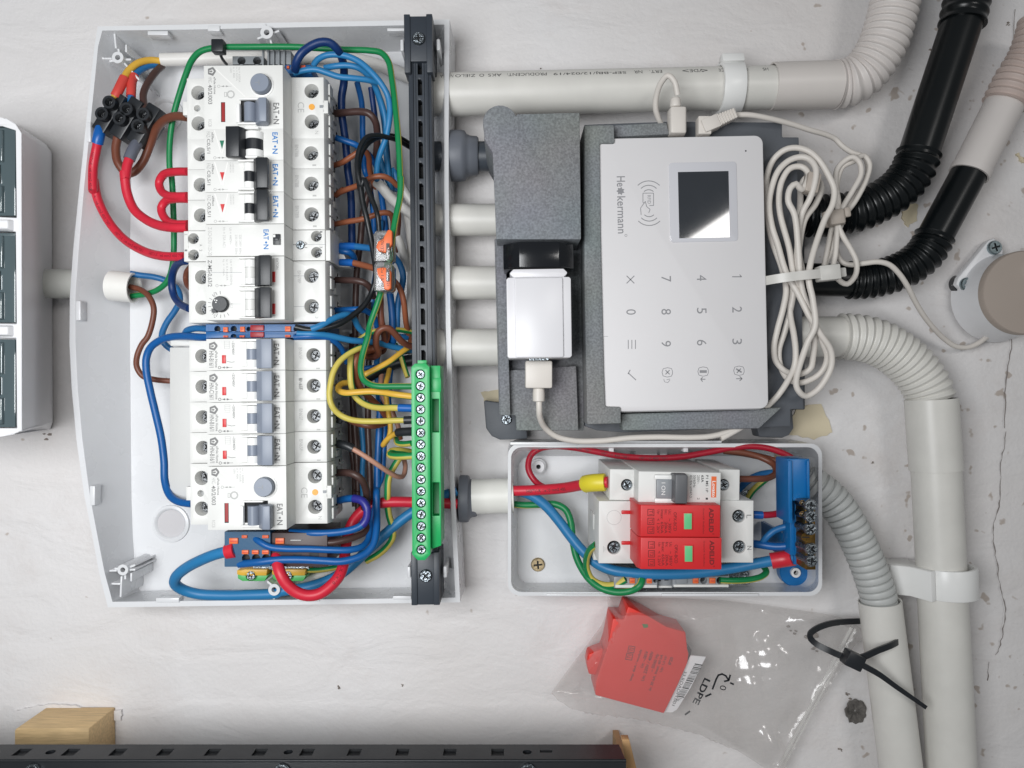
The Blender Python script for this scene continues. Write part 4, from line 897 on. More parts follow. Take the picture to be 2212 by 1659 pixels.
# sleeve + ribbed bend
pts = path('J 425,612,24 600,606,24 885,598,24'); 
mk('conduit_coupling', 'wide smooth white coupling right of the C shaped pipe clip at the top', 'conduit coupling', pts, lambda mb, p: mb.pipe(p[0], p[2], 14.6, 13.6, mat('pvc_coupling', (214,208,203), .4)))
mk('flexible_conduit', 'large white ribbed conduit bending up out of the top edge of the photo', 'conduit', path('J 880,598,24 930,592,24 1000,572,25 1075,522,26 1150,430,28 1215,310,30 1262,170,31 1295,40,32 1315,-100,33 1325,-240,33'), lambda mb, p: ribbed(mb, p, 14.2, .95, 4.6, PVCR))
# clamp on the upper pipe
q1, q2 = PC('J',105,570,41), PC('J',262,570,41); c = (q1+q2)/2; c.z = 0; fr = Fr(c, math.radians(1.2)); hw = (q2-q1).length/2; c0 = fr.inv(P(1590,190.5,24))
mb = MB(fr); T = Matrix(((0,0,1,0),(1,0,0,c0.y),(0,1,0,24),(0,0,0,1)))
outer = [(16.4*math.cos(math.radians(a)), 16.4*math.sin(math.radians(a))) for a in range(-35,216,10)]; inner = [(13.6*math.cos(math.radians(a)), 13.6*math.sin(math.radians(a))) for a in range(215,-36,-10)]
mb.prism(outer+inner, -hw, hw, LIP, T=T); mb.prism([(-12,-23.5),(12,-23.5),(12,-13),(-12,-13)], -hw*.8, hw*.8, LIP, T=T)
mb.prism([(x+.1,y) for x,y in [(14,2),(18.2,4),(18.2,10),(12.5,12)]], -hw, hw, LIP, T=T)
tag(mb.build('pipe_clip', bev=.5), 'white pipe clip gripping the printed horizontal conduit', 'pipe clip')
# black conduits
pts = path('J 1870,-260,30 1822,-60,30 1790,90,30 1775,170,30'); mk('flexible_conduit', 'black ribbed conduit piece at the top edge of the photo', 'conduit', pts, lambda mb, p: (ribbed(mb, p, 13.4, .6, 6.5, BLKP)))
pts = path('J 1776,150,30 1456,1120,27')
mk('conduit', 'straight glossy black conduit running down from the top edge', 'conduit', pts, lambda mb, p: mb.pipe(p[0], p[1], 12.1, 10, BLKP, 40))
mk('flexible_conduit', 'upper black ribbed bend curving in behind the tied cable bundle', 'conduit', path('J 1468,1085,27 1440,1175,27 1380,1275,26 1290,1365,25 1170,1435,24 1040,1490,23 930,1510,22 800,1525,22 640,1530,22'), lambda mb, p: ribbed(mb, p, 12.6, 1.0, 5.0, BLKP))
mk('flexible_conduit', 'brownish white ribbed conduit at the upper right edge', 'conduit', path('J 2075,735,24 2120,640,25 2175,540,26 2240,440,28 2300,300,30 2340,150,30'), lambda mb, p: ribbed(mb, p, 12.6, .9, 4.4, mat('pvc_ribbed_warm', (196,180,172), .5)))
pts = path('J 2080,722,24 1822,1235,24'); mk('conduit_coupling', 'smooth white coupling between the ribbed and the black conduit at right', 'conduit coupling', pts, lambda mb, p: (mb.pipe(p[0], p[1], 11.7, 10.9, PVCR, 40), mb.pipe(p[1]+(p[0]-p[1])*.09, p[1], 12.2, 11.2, PVCR, 40)))
pts = path('J 1840,1195,24 L 1568,170,23'); mk('conduit', 'straight black conduit pushed into the white coupling at right', 'conduit', pts, lambda mb, p: mb.pipe(p[0], p[1], 10.8, 9, BLKP, 40))
mk('flexible_conduit', 'lower black ribbed bend with the white cord lying across it', 'conduit', path('L 1580,145,23 1545,220,23 1480,300,23 1380,370,22 1240,425,21 1100,452,20 970,455,20'), lambda mb, p: ribbed(mb, p, 11.4, .95, 4.6, BLKP))
pts = path('L 1000,455,20 640,450,20'); mk('conduit', 'short black pipe stub under the nylon cable tie', 'conduit', pts, lambda mb, p: mb.pipe(p[0], p[1], 10.6, 9, BLKP, 40))
# large white ribbed bend 3
pts = path('L 560,855,24 935,855,24'); mk('conduit_coupling', 'short smooth white pipe feeding the large ribbed bend below the black conduits', 'conduit coupling', pts, lambda mb, p: mb.pipe(p[0], p[1], 13.0, 12, PVC, 40))
mk('flexible_conduit', 'large white ribbed bend turning from the alarm panel down to the vertical pipe', 'conduit', path('L 915,853,24 1010,857,24 1110,874,24 1220,915,24 1330,985,24 1420,1065,24 1495,1160,24 1535,1235,24 1553,1300,24'), lambda mb, p: ribbed(mb, p, 14.1, .95, 4.6, PVC))
pts = path('L 1555,1295,24 N 1590,270,24'); mk('conduit_coupling', 'smooth white coupling with raised mark under the large ribbed bend', 'conduit coupling', pts, lambda mb, p: mb.pipe(p[0], p[1], 15.6, 14.5, PVC, 48))
fr = Fr(P(2005,1000,40)); mb = MB(fr)
for t, y in (('CE',905),('O',985),('SPO',1060)): p = fr.inv(P(1990+ (y-905)*.05, y, 40)); mb.text(t, p.x, p.y, -1.8, 5 if len(t)>1 else 2.6, 3.4, EMB, -90, .01)
pts = path('N 1590,255,24 1662,1680,24 1735,3100,24')
def f(mb, p): mb.pipe(p[0], p[2], 14.6, 13.4, PVC, 48)
mk('conduit', 'thick white vertical pipe at the lower right held by a clip', 'conduit', pts, f)
# clip low right
c = PC('N',1650,1050,0); fr = Fr((PC('N',1668,1050,24).x, PC('N',1668,1050,24).y, 0), math.radians(-88)); T = Matrix(((0,0,1,0),(1,0,0,0),(0,1,0,24),(0,0,0,1)))
mb = MB(fr); outer = [(17.4*math.cos(math.radians(a)), 17.4*math.sin(math.radians(a))) for a in range(-60,241,10)]; inner = [(14.8*math.cos(math.radians(a)), 14.8*math.sin(math.radians(a))) for a in range(240,-61,-10)]
mb.prism(outer+inner, -9.5, 9.5, LIP, T=T); mb.prism([(-14,-23.5),(14,-23.5),(14,-13.5),(-14,-13.5)], -8, 8, LIP, T=T)
mb.prism([(-33,-23.5),(-14,-23.5),(-14,12),(-18,14),(-24,0),(-33,-6)], -9.5, 9.5, LIP, T=T); mb.box(-6,2,-33.5,-32,2,16,LIP)
tag(mb.build('pipe_clip', bev=.6), 'white pipe clip around the thick vertical pipe at the lower right', 'pipe clip')
# grey ribbed 4 and its pipe
mk('flexible_conduit', 'light grey ribbed hose leaving the small box and entering the thinner vertical pipe', 'conduit', path('N 660,330,22 740,385,24 830,455,25 915,555,26 985,670,27 1050,800,27 1105,930,27 1150,1060,27 1180,1160,27 1192,1240,27'), lambda mb, p: ribbed(mb, p, 10.2, .95, 4.6, PVCG, 40, 8, True))
pts = path('N 1192,1195,26 1262,1750,26 1392,2780,26'); mk('conduit', 'white vertical pipe carrying the black cable tie at the lower right', 'conduit', pts, lambda mb, p: (mb.pipe(p[0], p[2], 12.9, 12, PVC, 48)))
# pipes between box and alarm holder
for x0, y0, x1, y1, w, m, lab in ((960,475,1090,475,22,PVC,'white pipe in the gap between box and grey foam, third from the top'),(955,611,1095,611,22,PVC,'white pipe in the gap between box and grey foam, fourth from the top'),(955,751,1095,750,24,PVC,'white pipe in the gap between box and grey foam, lowest and widest'),):
    d = {475:69,611:73,751:82}[y0]; mk('conduit', lab, 'conduit', [P(x0-60,y0,w), P(x1,y1,w)], lambda mb, p: mb.pipe(p[0], p[1], d/2/S(w+3), d/2/S(w+3)*.86, m, 40))
mk('conduit', 'dark grey pipe passing through the upper grey grommet', 'conduit', [P(900,338,22), P(1095,338,22)], lambda mb, p: mb.pipe(p[0], p[1], 63/2/S(22), 7, mat('pipe_dark_grey', (64,70,78), .4), 40))
def grommet(x, y, ph, pw, lab):
    fr = Fr(P(x,y,22)); mb = MB(fr); r = ph/2/S(24); L = pw/S(24); mb.lathe((-L*.5,0,0),(1,0,0),[(r*.66,0),(r*.98,0),(r,L*.08),(r,L*.40),(r*.97,L*.52),(r*.84,L*.60),(r*.78,L*.72),(r*.76,L*.95),(r*.7,L),(r*.6,L),(r*.6,L*.5)],GROM,40,False)
    tag(mb.build('cable_gland'), lab, 'cable gland')
grommet(1003,337,108,62,'dark grey rubber grommet where the dark pipe meets the box'); grommet(1012,1077,102,38,'dark grey rubber grommet around the lower pipe between the two boxes')
mk('conduit', 'white pipe bridging the big box and the small lower box', 'conduit', [P(1020,1073,24), P(1109,1070,24)], lambda mb, p: mb.pipe(p[0], p[1], 11.2, 10, mat('pipe_bright_white', (228,227,221), .38), 40))

# ================================================================ GREY FOAM HOLDER
c = P(1480, 590, 0); fr = Fr((c.x,c.y,14)); root = thing('foam_holder', 'speckled grey foam holder with a long slot, carrying the alarm panel', 'holder', fr)
def fp(name, pts, w0, w1, m=FOAM, bev=1.0, holes=()):
    mb = MB(fr); q = [tuple(fr.inv(P(x,y,w1))[:2]) for x,y in pts]; hs = [[tuple(fr.inv(P(x,y,w1))[:2]) for x,y in h] for h in holes]
    mb.prism(q, w0-14, w1-14, m, hs, hd=14 if hs else None, hm=m); return mb.build(name, root, bev=bev)
th = [(1080+37*math.cos(math.radians(a)), 264-37*math.sin(math.radians(a))) for a in range(200, 15, -15)]
fp('base_plate', [(1262,269),(1447,262),(1690,264),(1690,296),(1726,296),(1727,333),(1722,334),(1724,420),(1731,500),(1736,884),(1708,884),(1708,921),(1345,934),(1290,930),(1262,920)], 14, 42, PLT, .6)
fp('upper_block', th+[(1117,246),(1252,243),(1255,500),(1255,517),(1226,517),(1072,517),(1068,420),(1064,330),(1046,300)], 14, 78, FOAM, 2.2)
fp('channel_floor', [(1068,515),(1258,515),(1262,930),(1115,930),(1114,897),(1078,895)], 14, 44, FOAM, .8)
fp('channel_wall', [(1071,515),(1092,515),(1096,640),(1100,800),(1103,897),(1080,897)], 14, 58, FOAM, .8)
fp('channel_foot', [(1098,800),(1245,790),(1250,930),(1115,930),(1114,897),(1104,897)], 14, 52, FOAM, .8)
fp('rim_strip', [(1262,270),(1327,269),(1328,309),(1296,309),(1298,500),(1305,800),(1308,878),(1341,879),(1342,915),(1268,917),(1262,600)], 14, 66, FOAM, 1.0)
fp('lower_strip', [(1341,894),(1600,886),(1690,880),(1640,926),(1345,930)], 14, 54, FOAM, 1.0)
fp('upper_strip', [(1327,270),(1440,264),(1447,290),(1327,296)], 14, 56, FOAM, 1.0)
# grey bracket behind the foam
c = P(1090,905,0); fr2 = Fr((c.x,c.y,1)); root2 = thing('mounting_bracket', 'smooth dark grey bracket with a screw showing beneath the foam corner', 'bracket', fr2)
for pts in ([(1045,865),(1115,875),(1135,900),(1140,948),(1080,950),(1062,942),(1050,925)],[(1630,905),(1712,885),(1715,925),(1705,940),(1690,946),(1640,944)],[(1700,360),(1738,360),(1740,885),(1700,885)]):
    mb = MB(fr2); mb.prism([tuple(fr2.inv(P(x,y,15))[:2]) for x,y in pts], 0, 14, PLT); mb.build('plate', root2, bev=1.0)
p = fr2.inv(P(1094,906,17)); mb = MB(fr2); mb.screw(p.x,p.y,14,3.4,2.0,ZNC,a=.3); mb.build('screw', root2)

# ================================================================ ALARM PANEL
ang = math.radians(1.2); c = P(1470,590,62); fr = Fr((c.x,c.y,40), ang); root = thing('alarm_panel', 'white alarm keypad with a small dark screen and grey keys', 'alarm panel', fr)
def T(k, x, y, w=64): return fr.pc(k, x, y, w)
a = fr.inv(P(1290,893,64)); b = fr.inv(P(1651,289,64))
mb = MB(fr); mb.prism(rr(a.x,a.y,b.x,b.y,5.5,6), 2, 19, PANEL); mb.build('back_shell', root, bev=1.0)
mb = MB(fr); s_ = [fr.inv(P(x,y,64)) for x,y in ((1448,523),(1448,353),(1590,349),(1594,521))]
x0, x1 = min(q.x for q in s_), max(q.x for q in s_); y0, y1 = min(q.y for q in s_), max(q.y for q in s_)
mb.prism(rr(a.x+.6,a.y+.6,b.x-.6,b.y-.6,5,6), 19.4, 24, PANEL); mb.build('front_cover', root, bev=1.2)
mb = MB(fr); mb.prism(rr(x0,y0,x1,y1,2,4), 23.5, 24.5, BEZ); bzo = mb.build('screen_bezel', root, bev=.2)
g0 = fr.inv(P(1467,519,64)); g1 = fr.inv(P(1573,370,64)); mb = MB(fr); mb.box(g0.x,g1.x,g0.y+1,g1.y,24.45,24.62,GLASS); mb.build('screen', bzo)
mb = MB(fr); mk_ = mb
def tx(t, k, cx, cy, L, h, m=INKP, bold=0, ang=-90): p = T(k, cx, cy); s = CROP[k][2]/S(64); mb.text(t, p.x, p.y, 24.06, L*s, h*s, m, ang, bold)
ks = 'K'
for i, row in enumerate((('1','4','7'),('2','5','8'),('3','6','9'))):
    for j, ch in enumerate(row):
        if ch == '1': ln_later = 1; continue
        tx(ch, ks, (2032,1775,1517)[j], (442,676,912)[i]+(6,12,12)[2-j] if 0 else (442,680,912)[i]+j*8, 20 if ch == '1' else 42, 70, INKP, 0)
tx('0', ks, 1262, 698, 40, 70)
def ln(k, p, q, t=.55, z=24.0):
    a = T(k,*p); b = T(k,*q); d = b-a; M_ = Matrix.Translation((a.x,a.y,0)) @ Matrix.Rotation(math.atan2(d.y,d.x), 4, 'Z'); mb.box(0, d.length, -t/2, t/2, z, z+.06, INKP, T=M_)
ln(ks,(1996,442),(2064,442),.6); ln(ks,(2064,442),(2050,426),.5); ln(ks,(1230,435),(1286,490)); ln(ks,(1230,490),(1286,435))
for x in (1242,1268,1294): ln(ks,(x,900),(x,966),.45)
ln(ks,(1240,1148),(1256,1118)) ; ln(ks,(1242,1140),(1298,1192))
def shield(x, y):
    pts = [(-38,0),(-30,26),(0,34),(30,28),(38,10),(38,-10),(30,-28),(0,-34),(-30,-26)]
    for i in range(len(pts)): ln(ks, (x+pts[i-1][0], y+pts[i-1][1]), (x+pts[i][0], y+pts[i][1]), .35)
shield(1525,1136); ln(ks,(1512,1120),(1542,1150)); ln(ks,(1512,1150),(1542,1120)); ln(ks,(1500,1185),(1505,1205),.3); ln(ks,(1505,1205),(1530,1210),.3); ln(ks,(1530,1210),(1545,1190),.3); ln(ks,(1520,1190),(1545,1184),.3)
shield(1785,1130); ln(ks,(1760,1130),(1812,1130),1.6); ln(ks,(1768,1186),(1802,1186)); ln(ks,(1768,1186),(1782,1172)); ln(ks,(1768,1186),(1782,1204))
shield(2045,1124); ln(ks,(2025,1110),(2065,1136),.9); ln(ks,(2030,1140),(2060,1108),.6); ln(ks,(2025,1182),(2068,1182)); ln(ks,(2068,1182),(2050,1165)); ln(ks,(2068,1182),(2050,1198))
p0 = T('I',1372,1275); p1 = T(ks,1190,130)
LH = p0.y-p1.y
mb.text('He', p0.x, p0.y-LH*.10, 24.06, LH*.18, 4.9, INKP, -90, .01)
mb.text('kermann', p0.x, p0.y-LH*.675, 24.06, LH*.64, 4.9, INKP, -90, .01)
q = p0.y-LH*.265
mb.prism([(p0.x-.3+ (2.5 if i%2 else 1.6)*math.cos(i*math.pi/7), q+(2.5 if i%2 else 1.6)*math.sin(i*math.pi/7)) for i in range(14)], 24.0, 24.06, INKP, bottom=False)
p = T(ks,1225,142); mb.plate(circ(p.x,p.y,.8,12), [circ(p.x,p.y,.55,12)], 24.06, INKP)
def arc(k, cx, cy, r, a0, a1):
    n = 8; pr = None
    for i in range(n+1):
        t = math.radians(a0+(a1-a0)*i/n); q = (cx+r*math.cos(t), cy+r*math.sin(t))
        if pr: ln(k, pr, q, .5)
        pr = q
for r in (48, 80, 112): arc('I', 1575, 1425, r, 225, 315)
for r in (48, 80, 112): arc('I', 1578, 1525, r, 45, 135)
for e in (((1533,1402),(1610,1402)),((1610,1402),(1610,1492)),((1610,1492),(1580,1492)),((1533,1402),(1533,1470)),((1520,1560),(1516,1510)),((1516,1510),(1550,1462)),((1550,1462),(1560,1500)),((1560,1500),(1585,1520)),((1585,1520),(1575,1545)),((1533,1470),(1545,1475))): ln('I', *e, .4)
tx('RFID', 'I', 1578, 1448, 62, 24, INKP, 0)
for e in (((1065,875),(1095,875)),): ln(ks, *e, .2)
p = fr.inv(P(1611,326,64)); mb.prism(circ(p.x,p.y,.5,10), 24, 24.06, INKK, bottom=False)
mb.build('lettering', root)
# ================================================================ CHARGER, SOCKET, PLUGS
c = P(1165,565,90); fr = Fr((c.x,c.y,44), math.radians(.8)); root = thing('power_socket', 'glossy black socket block holding the white charger', 'socket', fr)
k = 'K'
def bx(mb, x0, y0, x1, y1, w0, w1, m, ch=0): a = fr.pc(k,x0,y1,w1); b = fr.pc(k,x1,y0,w1); mb.prism([(a.x+ch,a.y),(b.x-ch,a.y),(b.x,a.y+ch),(b.x,b.y-ch),(b.x-ch,b.y),(a.x+ch,b.y),(a.x,b.y-ch),(a.x,a.y+ch)] if ch else [(a.x,a.y),(b.x,a.y),(b.x,b.y),(a.x,b.y)], w0-fr.o.z, w1-fr.o.z, m)
GLB = mat('socket_black', (24,26,30), .16, rv=.04)
mb = MB(fr); a = fr.pc(k,335,385,78); b = fr.pc(k,848,190,78); T2 = Matrix(((1,0,0,0),(0,0,1,0),(0,1,0,0),(0,0,0,1)))
hw = (b.x-a.x); prof = [(a.x,0),(b.x,0),(b.x,30),(b.x-8.5,38),(a.x+9,38),(a.x,30)]
q = len(prof); vs = [(p_[0],a.y,p_[1]) for p_ in prof]+[(p_[0],b.y,p_[1]) for p_ in prof]
mb.add(vs, [(i,q+i,q+(i+1)%q,(i+1)%q) for i in range(q)], GLB); mb.add(vs[:q], [list(range(q))], GLB); mb.add(vs[q:], [list(range(q))[::-1]], GLB); mb.build('body', root, bev=.8)
c = P(1165,680,90); fr = Fr((c.x,c.y,52), math.radians(.8)); root = thing('usb_charger', 'white rectangular charger plugged into the black socket', 'charger', fr)
mb = MB(fr); bx(mb, 365, 442, 825, 1035, 54, 86.6, CHG, 1.0); bx(mb, 425, 446, 765, 1030, 83, 88, CHG, .6); mb.build('body', root, bev=1.2)
mb = MB(fr); bx(mb, 383, 382, 798, 450, 60, 84, CHG, 2); mb.build('plug_neck', root, bev=.8)
mb = MB(fr); bx(mb, 525, 1030, 663, 1048, 62, 80, ZNC); mb.build('port', root)
# ================================================================ SMALL LOWER BOX
c = P(1437,1122,0); fb = Fr((c.x,c.y,0)); root = thing('enclosure_base', 'small open white box under the alarm panel holding the red surge protectors', 'enclosure', fb)
def q2(x, y, w): return fb.inv(P(x,y,w))
def loop(x0,y0,x1,y1,r,w,n=5): return [q2(x,y,w) for x,y in rr(x0,y0,x1,y1,r,n)]
mb = MB(fb)
Ro = [(1097,960)]+[(x,y) for x,y in rr(1097,960,1777,1288,34,5)]
def ring(x0,y0,x1,y1,r,w):
    L = rr(x0,y0,x1,y1,r,5); L[6:12] = [(x0+(3 if i%2 else 0)*0+i*.6, y0+(5-i)*.6) for i in range(6)][::-1] if False else L[6:12]; return [q2(x,y,w) for x,y in L]
o_ = ring(1097,958,1776,1287,26,36); i_ = ring(1104,966,1768,1279,23,36); fl = ring(1118,985,1750,1262,30,5); ba = ring(1103,962,1768,1276,26,.5); n = len(o_)
ba = [Vector((p.x*1.002,p.y*1.002,.3)) for p in o_]
# cut the shell open at the left and right for the pipes by keeping walls low there
mb.add(o_+i_, [(i,(i+1)%n,n+(i+1)%n,n+i) for i in range(n)], BOXW); mb.add(i_+fl, [(i,(i+1)%n,n+(i+1)%n,n+i) for i in range(n)], BOXW, True); mb.add(fl, [list(range(n))], BOXW); mb.add(o_+ba, [(i,n+i,n+(i+1)%n,(i+1)%n) for i in range(n)], BOXW, True)
mb.build('shell', root)
for x0,y0,x1,y1 in ((1102,955,1250,962),(1300,952,1560,957),(1180,1284,1330,1289),(1430,1283,1640,1289)):
    mb = MB(fb); a = q2(x0,y1,38); b = q2(x1,y0,38); mb.box(a.x,b.x,a.y,b.y,32,37.4,BOXW); mb.build('rim_lip', root, bev=.4)
for x, y in ((1320,966),(1480,966)):
    mb = MB(fb); p = q2(x,y+3,30); mb.box(p.x-1.5,p.x+1.5,p.y-2,p.y+3,20,32,BOXW); mb.build('latch', root, bev=.4)
for x0, x1 in ((1336,1362),(1372,1420),(1426,1442)):
    mb = MB(fb); a = q2(x0,995,12); b = q2(x1,968,12); mb.box(a.x,b.x,a.y,b.y,5,12,BOXW); mb.build('rib', root, bev=.5)
for (cx, cy) in ():
    mb = MB(fb); p = fb.pc('M',cx,cy,12); mb.lathe(p,(0,.25,1),[(9.5,-1),(9,1),(7.5,1.4),(.1,1.5)],BOXW,32,False); mb.build('knockout', root)
p = fb.pc('M',348,250,14); mb = MB(fb); mb.pipe((p.x,p.y,5),(p.x,p.y,14),3.9,1.5,BOXW,24); mb.pipe((p.x,p.y,5),(p.x,p.y,11),5,3.8,BOXW,24); mb.cyl((p.x,p.y,5),(p.x,p.y,8),1.5,DARK,n=12); mb.build('screw_post', root)
for cx, cy, r in ((345,863,4.6),(1868,200,4.8)):
    p = fb.pc('M',cx,cy,8); mb = MB(fb); mb.screw(p.x,p.y,5.2,r,1.6,BRSD,a=.1); mb.build('screw', root)
# breaker
k = 'M'; w = 88; c = PC(k,1225,380,w); fr = Fr((c.x,c.y,14), math.radians(-1.0)); root = thing('isolator_switch', 'one pole isolator switch reading I ON, with an orange brand sticker', 'isolator switch', fr)
def pm(x, y, w): return fr.pc(k, x, y, w)
def bxm(mb, x0, y0, x1, y1, w0, w1, m, holes=(), hd=None): a = pm(x0,y1,w1); b = pm(x1,y0,w1); mb.prism([(a.x,a.y),(b.x,a.y),(b.x,b.y),(a.x,b.y)], w0-fr.o.z, w1-fr.o.z, m, holes, hd=hd, hm=DARK)
def cm(x, y, w, r): p = pm(x,y,w); return circ(p.x, p.y, r, 24)
mb = MB(fr); bxm(mb, 790, 268, 985, 455, 14, 72, CASE, [cm(898,362,72,3.4)], 7); bxm(mb, 1470, 268, 1600, 455, 14, 72, CASE, [cm(1500,362,72,3.4)], 7); bxm(mb, 968, 287, 1482, 483, 14, 88, CASE); mb.build('body', root, bev=.5)
for x in (898, 1502): p = pm(x,362,70); mb = MB(fr); mb.screw(p.x,p.y,72-14-4,3.1,2.4,ZNC); mb.build('terminal_screw', root)
mb = MB(fr); bxm(mb, 1082, 328, 1208, 448, 88, 91, GRY); mb.build('rocker', root, bev=.8)
for y0, y1 in ((302,328),(448,478)): mb = MB(fr); bxm(mb, 1072, y0, 1208, y1, 88, 90.5, LIP); mb.build('lever_guard', root, bev=.6)
GD = mat('lever_dark_grey', (92,93,96), .4); mb = MB(fr); a = pm(1190,478,98); b = pm(1284,300,98); mb.box(a.x,b.x,a.y,b.y,74,84,GD,tx=.6); mb.build('lever', root, bev=.6)
mb = MB(fr)
def im(t, x0, y0, x1, y1, m=INKK, w=88, ang=-90, bold=0): a = pm(x0,y1,w); b = pm(x1,y0,w); mb.text(t, (a.x+b.x)/2, (a.y+b.y)/2, w-fr.o.z+.07, b.y-a.y, b.x-a.x, m, ang, bold)
im('I ON', 1112, 348, 1138, 424, LIP, 91)
for t, x, y1, b_ in (('P1 MS 1P',1388,408,.01),('63A',1360,346,.02),('230V~',1334,356,0),('50/60Hz',1310,378,0),('IEC/EN 60947-3',1288,440,0)): im(t, x, 302, x+17, y1, INKK, 88, -90, b_)
for y in (442,): im('2', 1336, y, 1350, y+12); im('1', 1388, y, 1402, y+12)
mb.build('lettering', root)
mb = MB(fr); bxm(mb, 1422, 310, 1456, 440, 88, 88.15, ORNG); im('Lovato', 1428, 338, 1450, 436, LIP, 88.15, -90, .02); mb.build('sticker', root)
# surge protector
w = 98; c = PC(k,1200,660,w); fr = Fr((c.x,c.y,14), math.radians(-.3)); root = thing('surge_protector', 'white surge protector with two red plug-in modules and green windows', 'surge protector', fr)
mb = MB(fr); bxm(mb, 722, 464, 955, 850, 14, 74, CASE, [cm(818,752,74,3.9)], 6); bxm(mb, 1480, 460, 1686, 845, 14, 74, CASE, [cm(1594,557,74,3.7),cm(1598,748,74,3.7)], 6); bxm(mb, 950, 480, 1485, 860, 14, 72, CASE)
for y in (545, 735): bxm(mb, 690, y, 722, y+95, 30, 50, CASE)
mb.build('base', root, bev=.6)
for x, y in ((818,752),(1594,557),(1598,748)): p = pm(x,y,72); mb = MB(fr); mb.screw(p.x,p.y,74-14-4,3.3,2.2,ZNC); mb.build('terminal_screw', root)
mb = MB(fr); im('L', 1642, 548, 1672, 570, INK, 74); im('N', 1646, 742, 1674, 766, INK, 74); p = pm(818,565,74); mb.plate(circ(p.x,p.y,4.2,28),[circ(p.x,p.y,4.0,28)],60.06,INKF)
for i, L_ in enumerate((18,12,6)): q = pm(752+i*8,762,74); mb.box(q.x-.12,q.x+.12,q.y-L_*.1,q.y+L_*.1,60,60.06,INKF)
mb.build('lettering', root)
for j, (y0, y1) in enumerate(((488,686),(690,888))):
    x0 = 984; x1 = 1480+j*8; mb = MB(fr); a = pm(x0,y1,w); b = pm(x1,y0,w); al = pm(950,0,84)
    prof = [(a.x-2.2,50),(a.x-1.6,80),(a.x,84),(b.x,84),(b.x,50)]; q = len(prof); vs = [(p_[0],a.y+.1,p_[1]) for p_ in prof]+[(p_[0],b.y-.1,p_[1]) for p_ in prof]
    mb.add(vs, [(i,q+i,q+(i+1)%q,(i+1)%q) for i in range(q)], REDM); mb.add(vs[:q], [list(range(q))], REDM); mb.add(vs[q:], [list(range(q))[::-1]], REDM)
    mb.box(a.x-7,a.x-1.8,(a.y+b.y)/2-.5,(a.y+b.y)/2+1.6,55,61,REDM); plo = mb.build('plug_module', root, bev=.4)
    pm_o = root.children[-1] if False else None
    mb = MB(fr); bxm(mb, 1247+j*4, y0+46, 1309+j*4, y0+156, 98, 98.6, REDM); bxm(mb, 1252+j*4, y0+50, 1304+j*4, y0+152, 98, 99, GLG); mb.build('window', plo, bev=.2)
    mb = MB(fr)
    im('ADELID', 1408+j*4, y0+18, 1438+j*4, y0+170, INKR, 98, -90, .035); im('®', 1430+j*4, y0+174, 1442+j*4, y0+184, INKR, 98)
    im('GreenOK RedDefect', 1370+j*4, y0+20, 1380+j*4, y0+180, INKR, 98); im('OPX-BCD', 1188+j*6, y0+44, 1208+j*6, y0+160, INKR, 98, -90, .01)
    for t, u, x in (('Uc:','~ 385V',1156),('In:','20kA',1132),('Imax:','65kA',1108),('Up:','< 1.2kV',1084)):
        im(t, x+j*6, y0+28, x+18+j*6, y0+(58 if len(t)<4 else 88), INKR, 98, -90, .01); im(u, x+j*6, y0+(104 if len(u)<6 else 84), x+18+j*6, y0+176, INKR, 98, -90, .01)
    for i in range(3):
        ya = y0+24+i*55; a = pm(1026+j*4,ya+44,98); b = pm(1068+j*4,ya,98); mb.plate([(a.x,a.y),(b.x,a.y),(b.x,b.y),(a.x,b.y)], [[(a.x+.35,a.y+.35),(b.x-.35,a.y+.35),(b.x-.35,b.y-.35),(a.x+.35,b.y-.35)]], 84.07, INKR)
        im('T%d' % (i+1), 1037+j*4, ya+8, 1059+j*4, ya+36, INKR, 98, -90, .01)
    mb.build('lettering', plo)
# blue terminal holder + brass bar
w = 78; c = PC(k,1970,480,w); fr = Fr((c.x,c.y,14), math.radians(.6)); root = thing('neutral_bar', 'blue plastic holder with a brass neutral bar and bright screws', 'neutral bar', fr)
mb = MB(fr); bxm(mb, 1898, 200, 2036, 462, 60, 78, BHLD); bxm(mb, 1915, 455, 1972, 800, 58, 70, BHLD); bxm(mb, 1940, 700, 1965, 860, 8, 66, BHLD); mb.build('holder', root, bev=.5)
for x0, x1, y1 in ((1905,1925,600),(2022,2034,440),(1948,1958,780)):
    mb = MB(fr); bxm(mb, x0, 212, x1, y1, 60, 80 if y1 < 700 else 73, BHLD); mb.build('rib', root, bev=.3)
mb = MB(fr); a = pm(1960,858,76); b = pm(2015,440,76)
mb.box(a.x,b.x,a.y,b.y,60,74,BRS)
for y in (470,540): p = pm(1980,y,86); mb.cyl((p.x,p.y,73.5),(p.x,p.y,74.3),1.6,DARK,n=16); mb.cyl((p.x,p.y,74),(p.x,p.y,74.5),.8,ZNC,n=12)
mb.build('brass_bar', root, bev=.4)
for i, (x, y) in enumerate(((2046,492),(2048,562),(2045,640),(2050,765),(2052,838))):
    p = pm(x,y,92); mb = MB(fr); mb.cyl((p.x-2,p.y,64),(p.x,p.y,76),2.2,ZNC,n=16); mb.screw(p.x,p.y,75,3.5,2.4,ZNC,'plus'); mb.build('screw', root)
p = pm(2036,692,90); mb = MB(fr); mb.cyl((p.x-1.5,p.y,66),(p.x-1.5,p.y,74),2.4,BRS,n=18); mb.box(p.x-3.4,p.x+.4,p.y-.3,p.y+.3,74,74.4,DARK); mb.build('grub_screw', root)
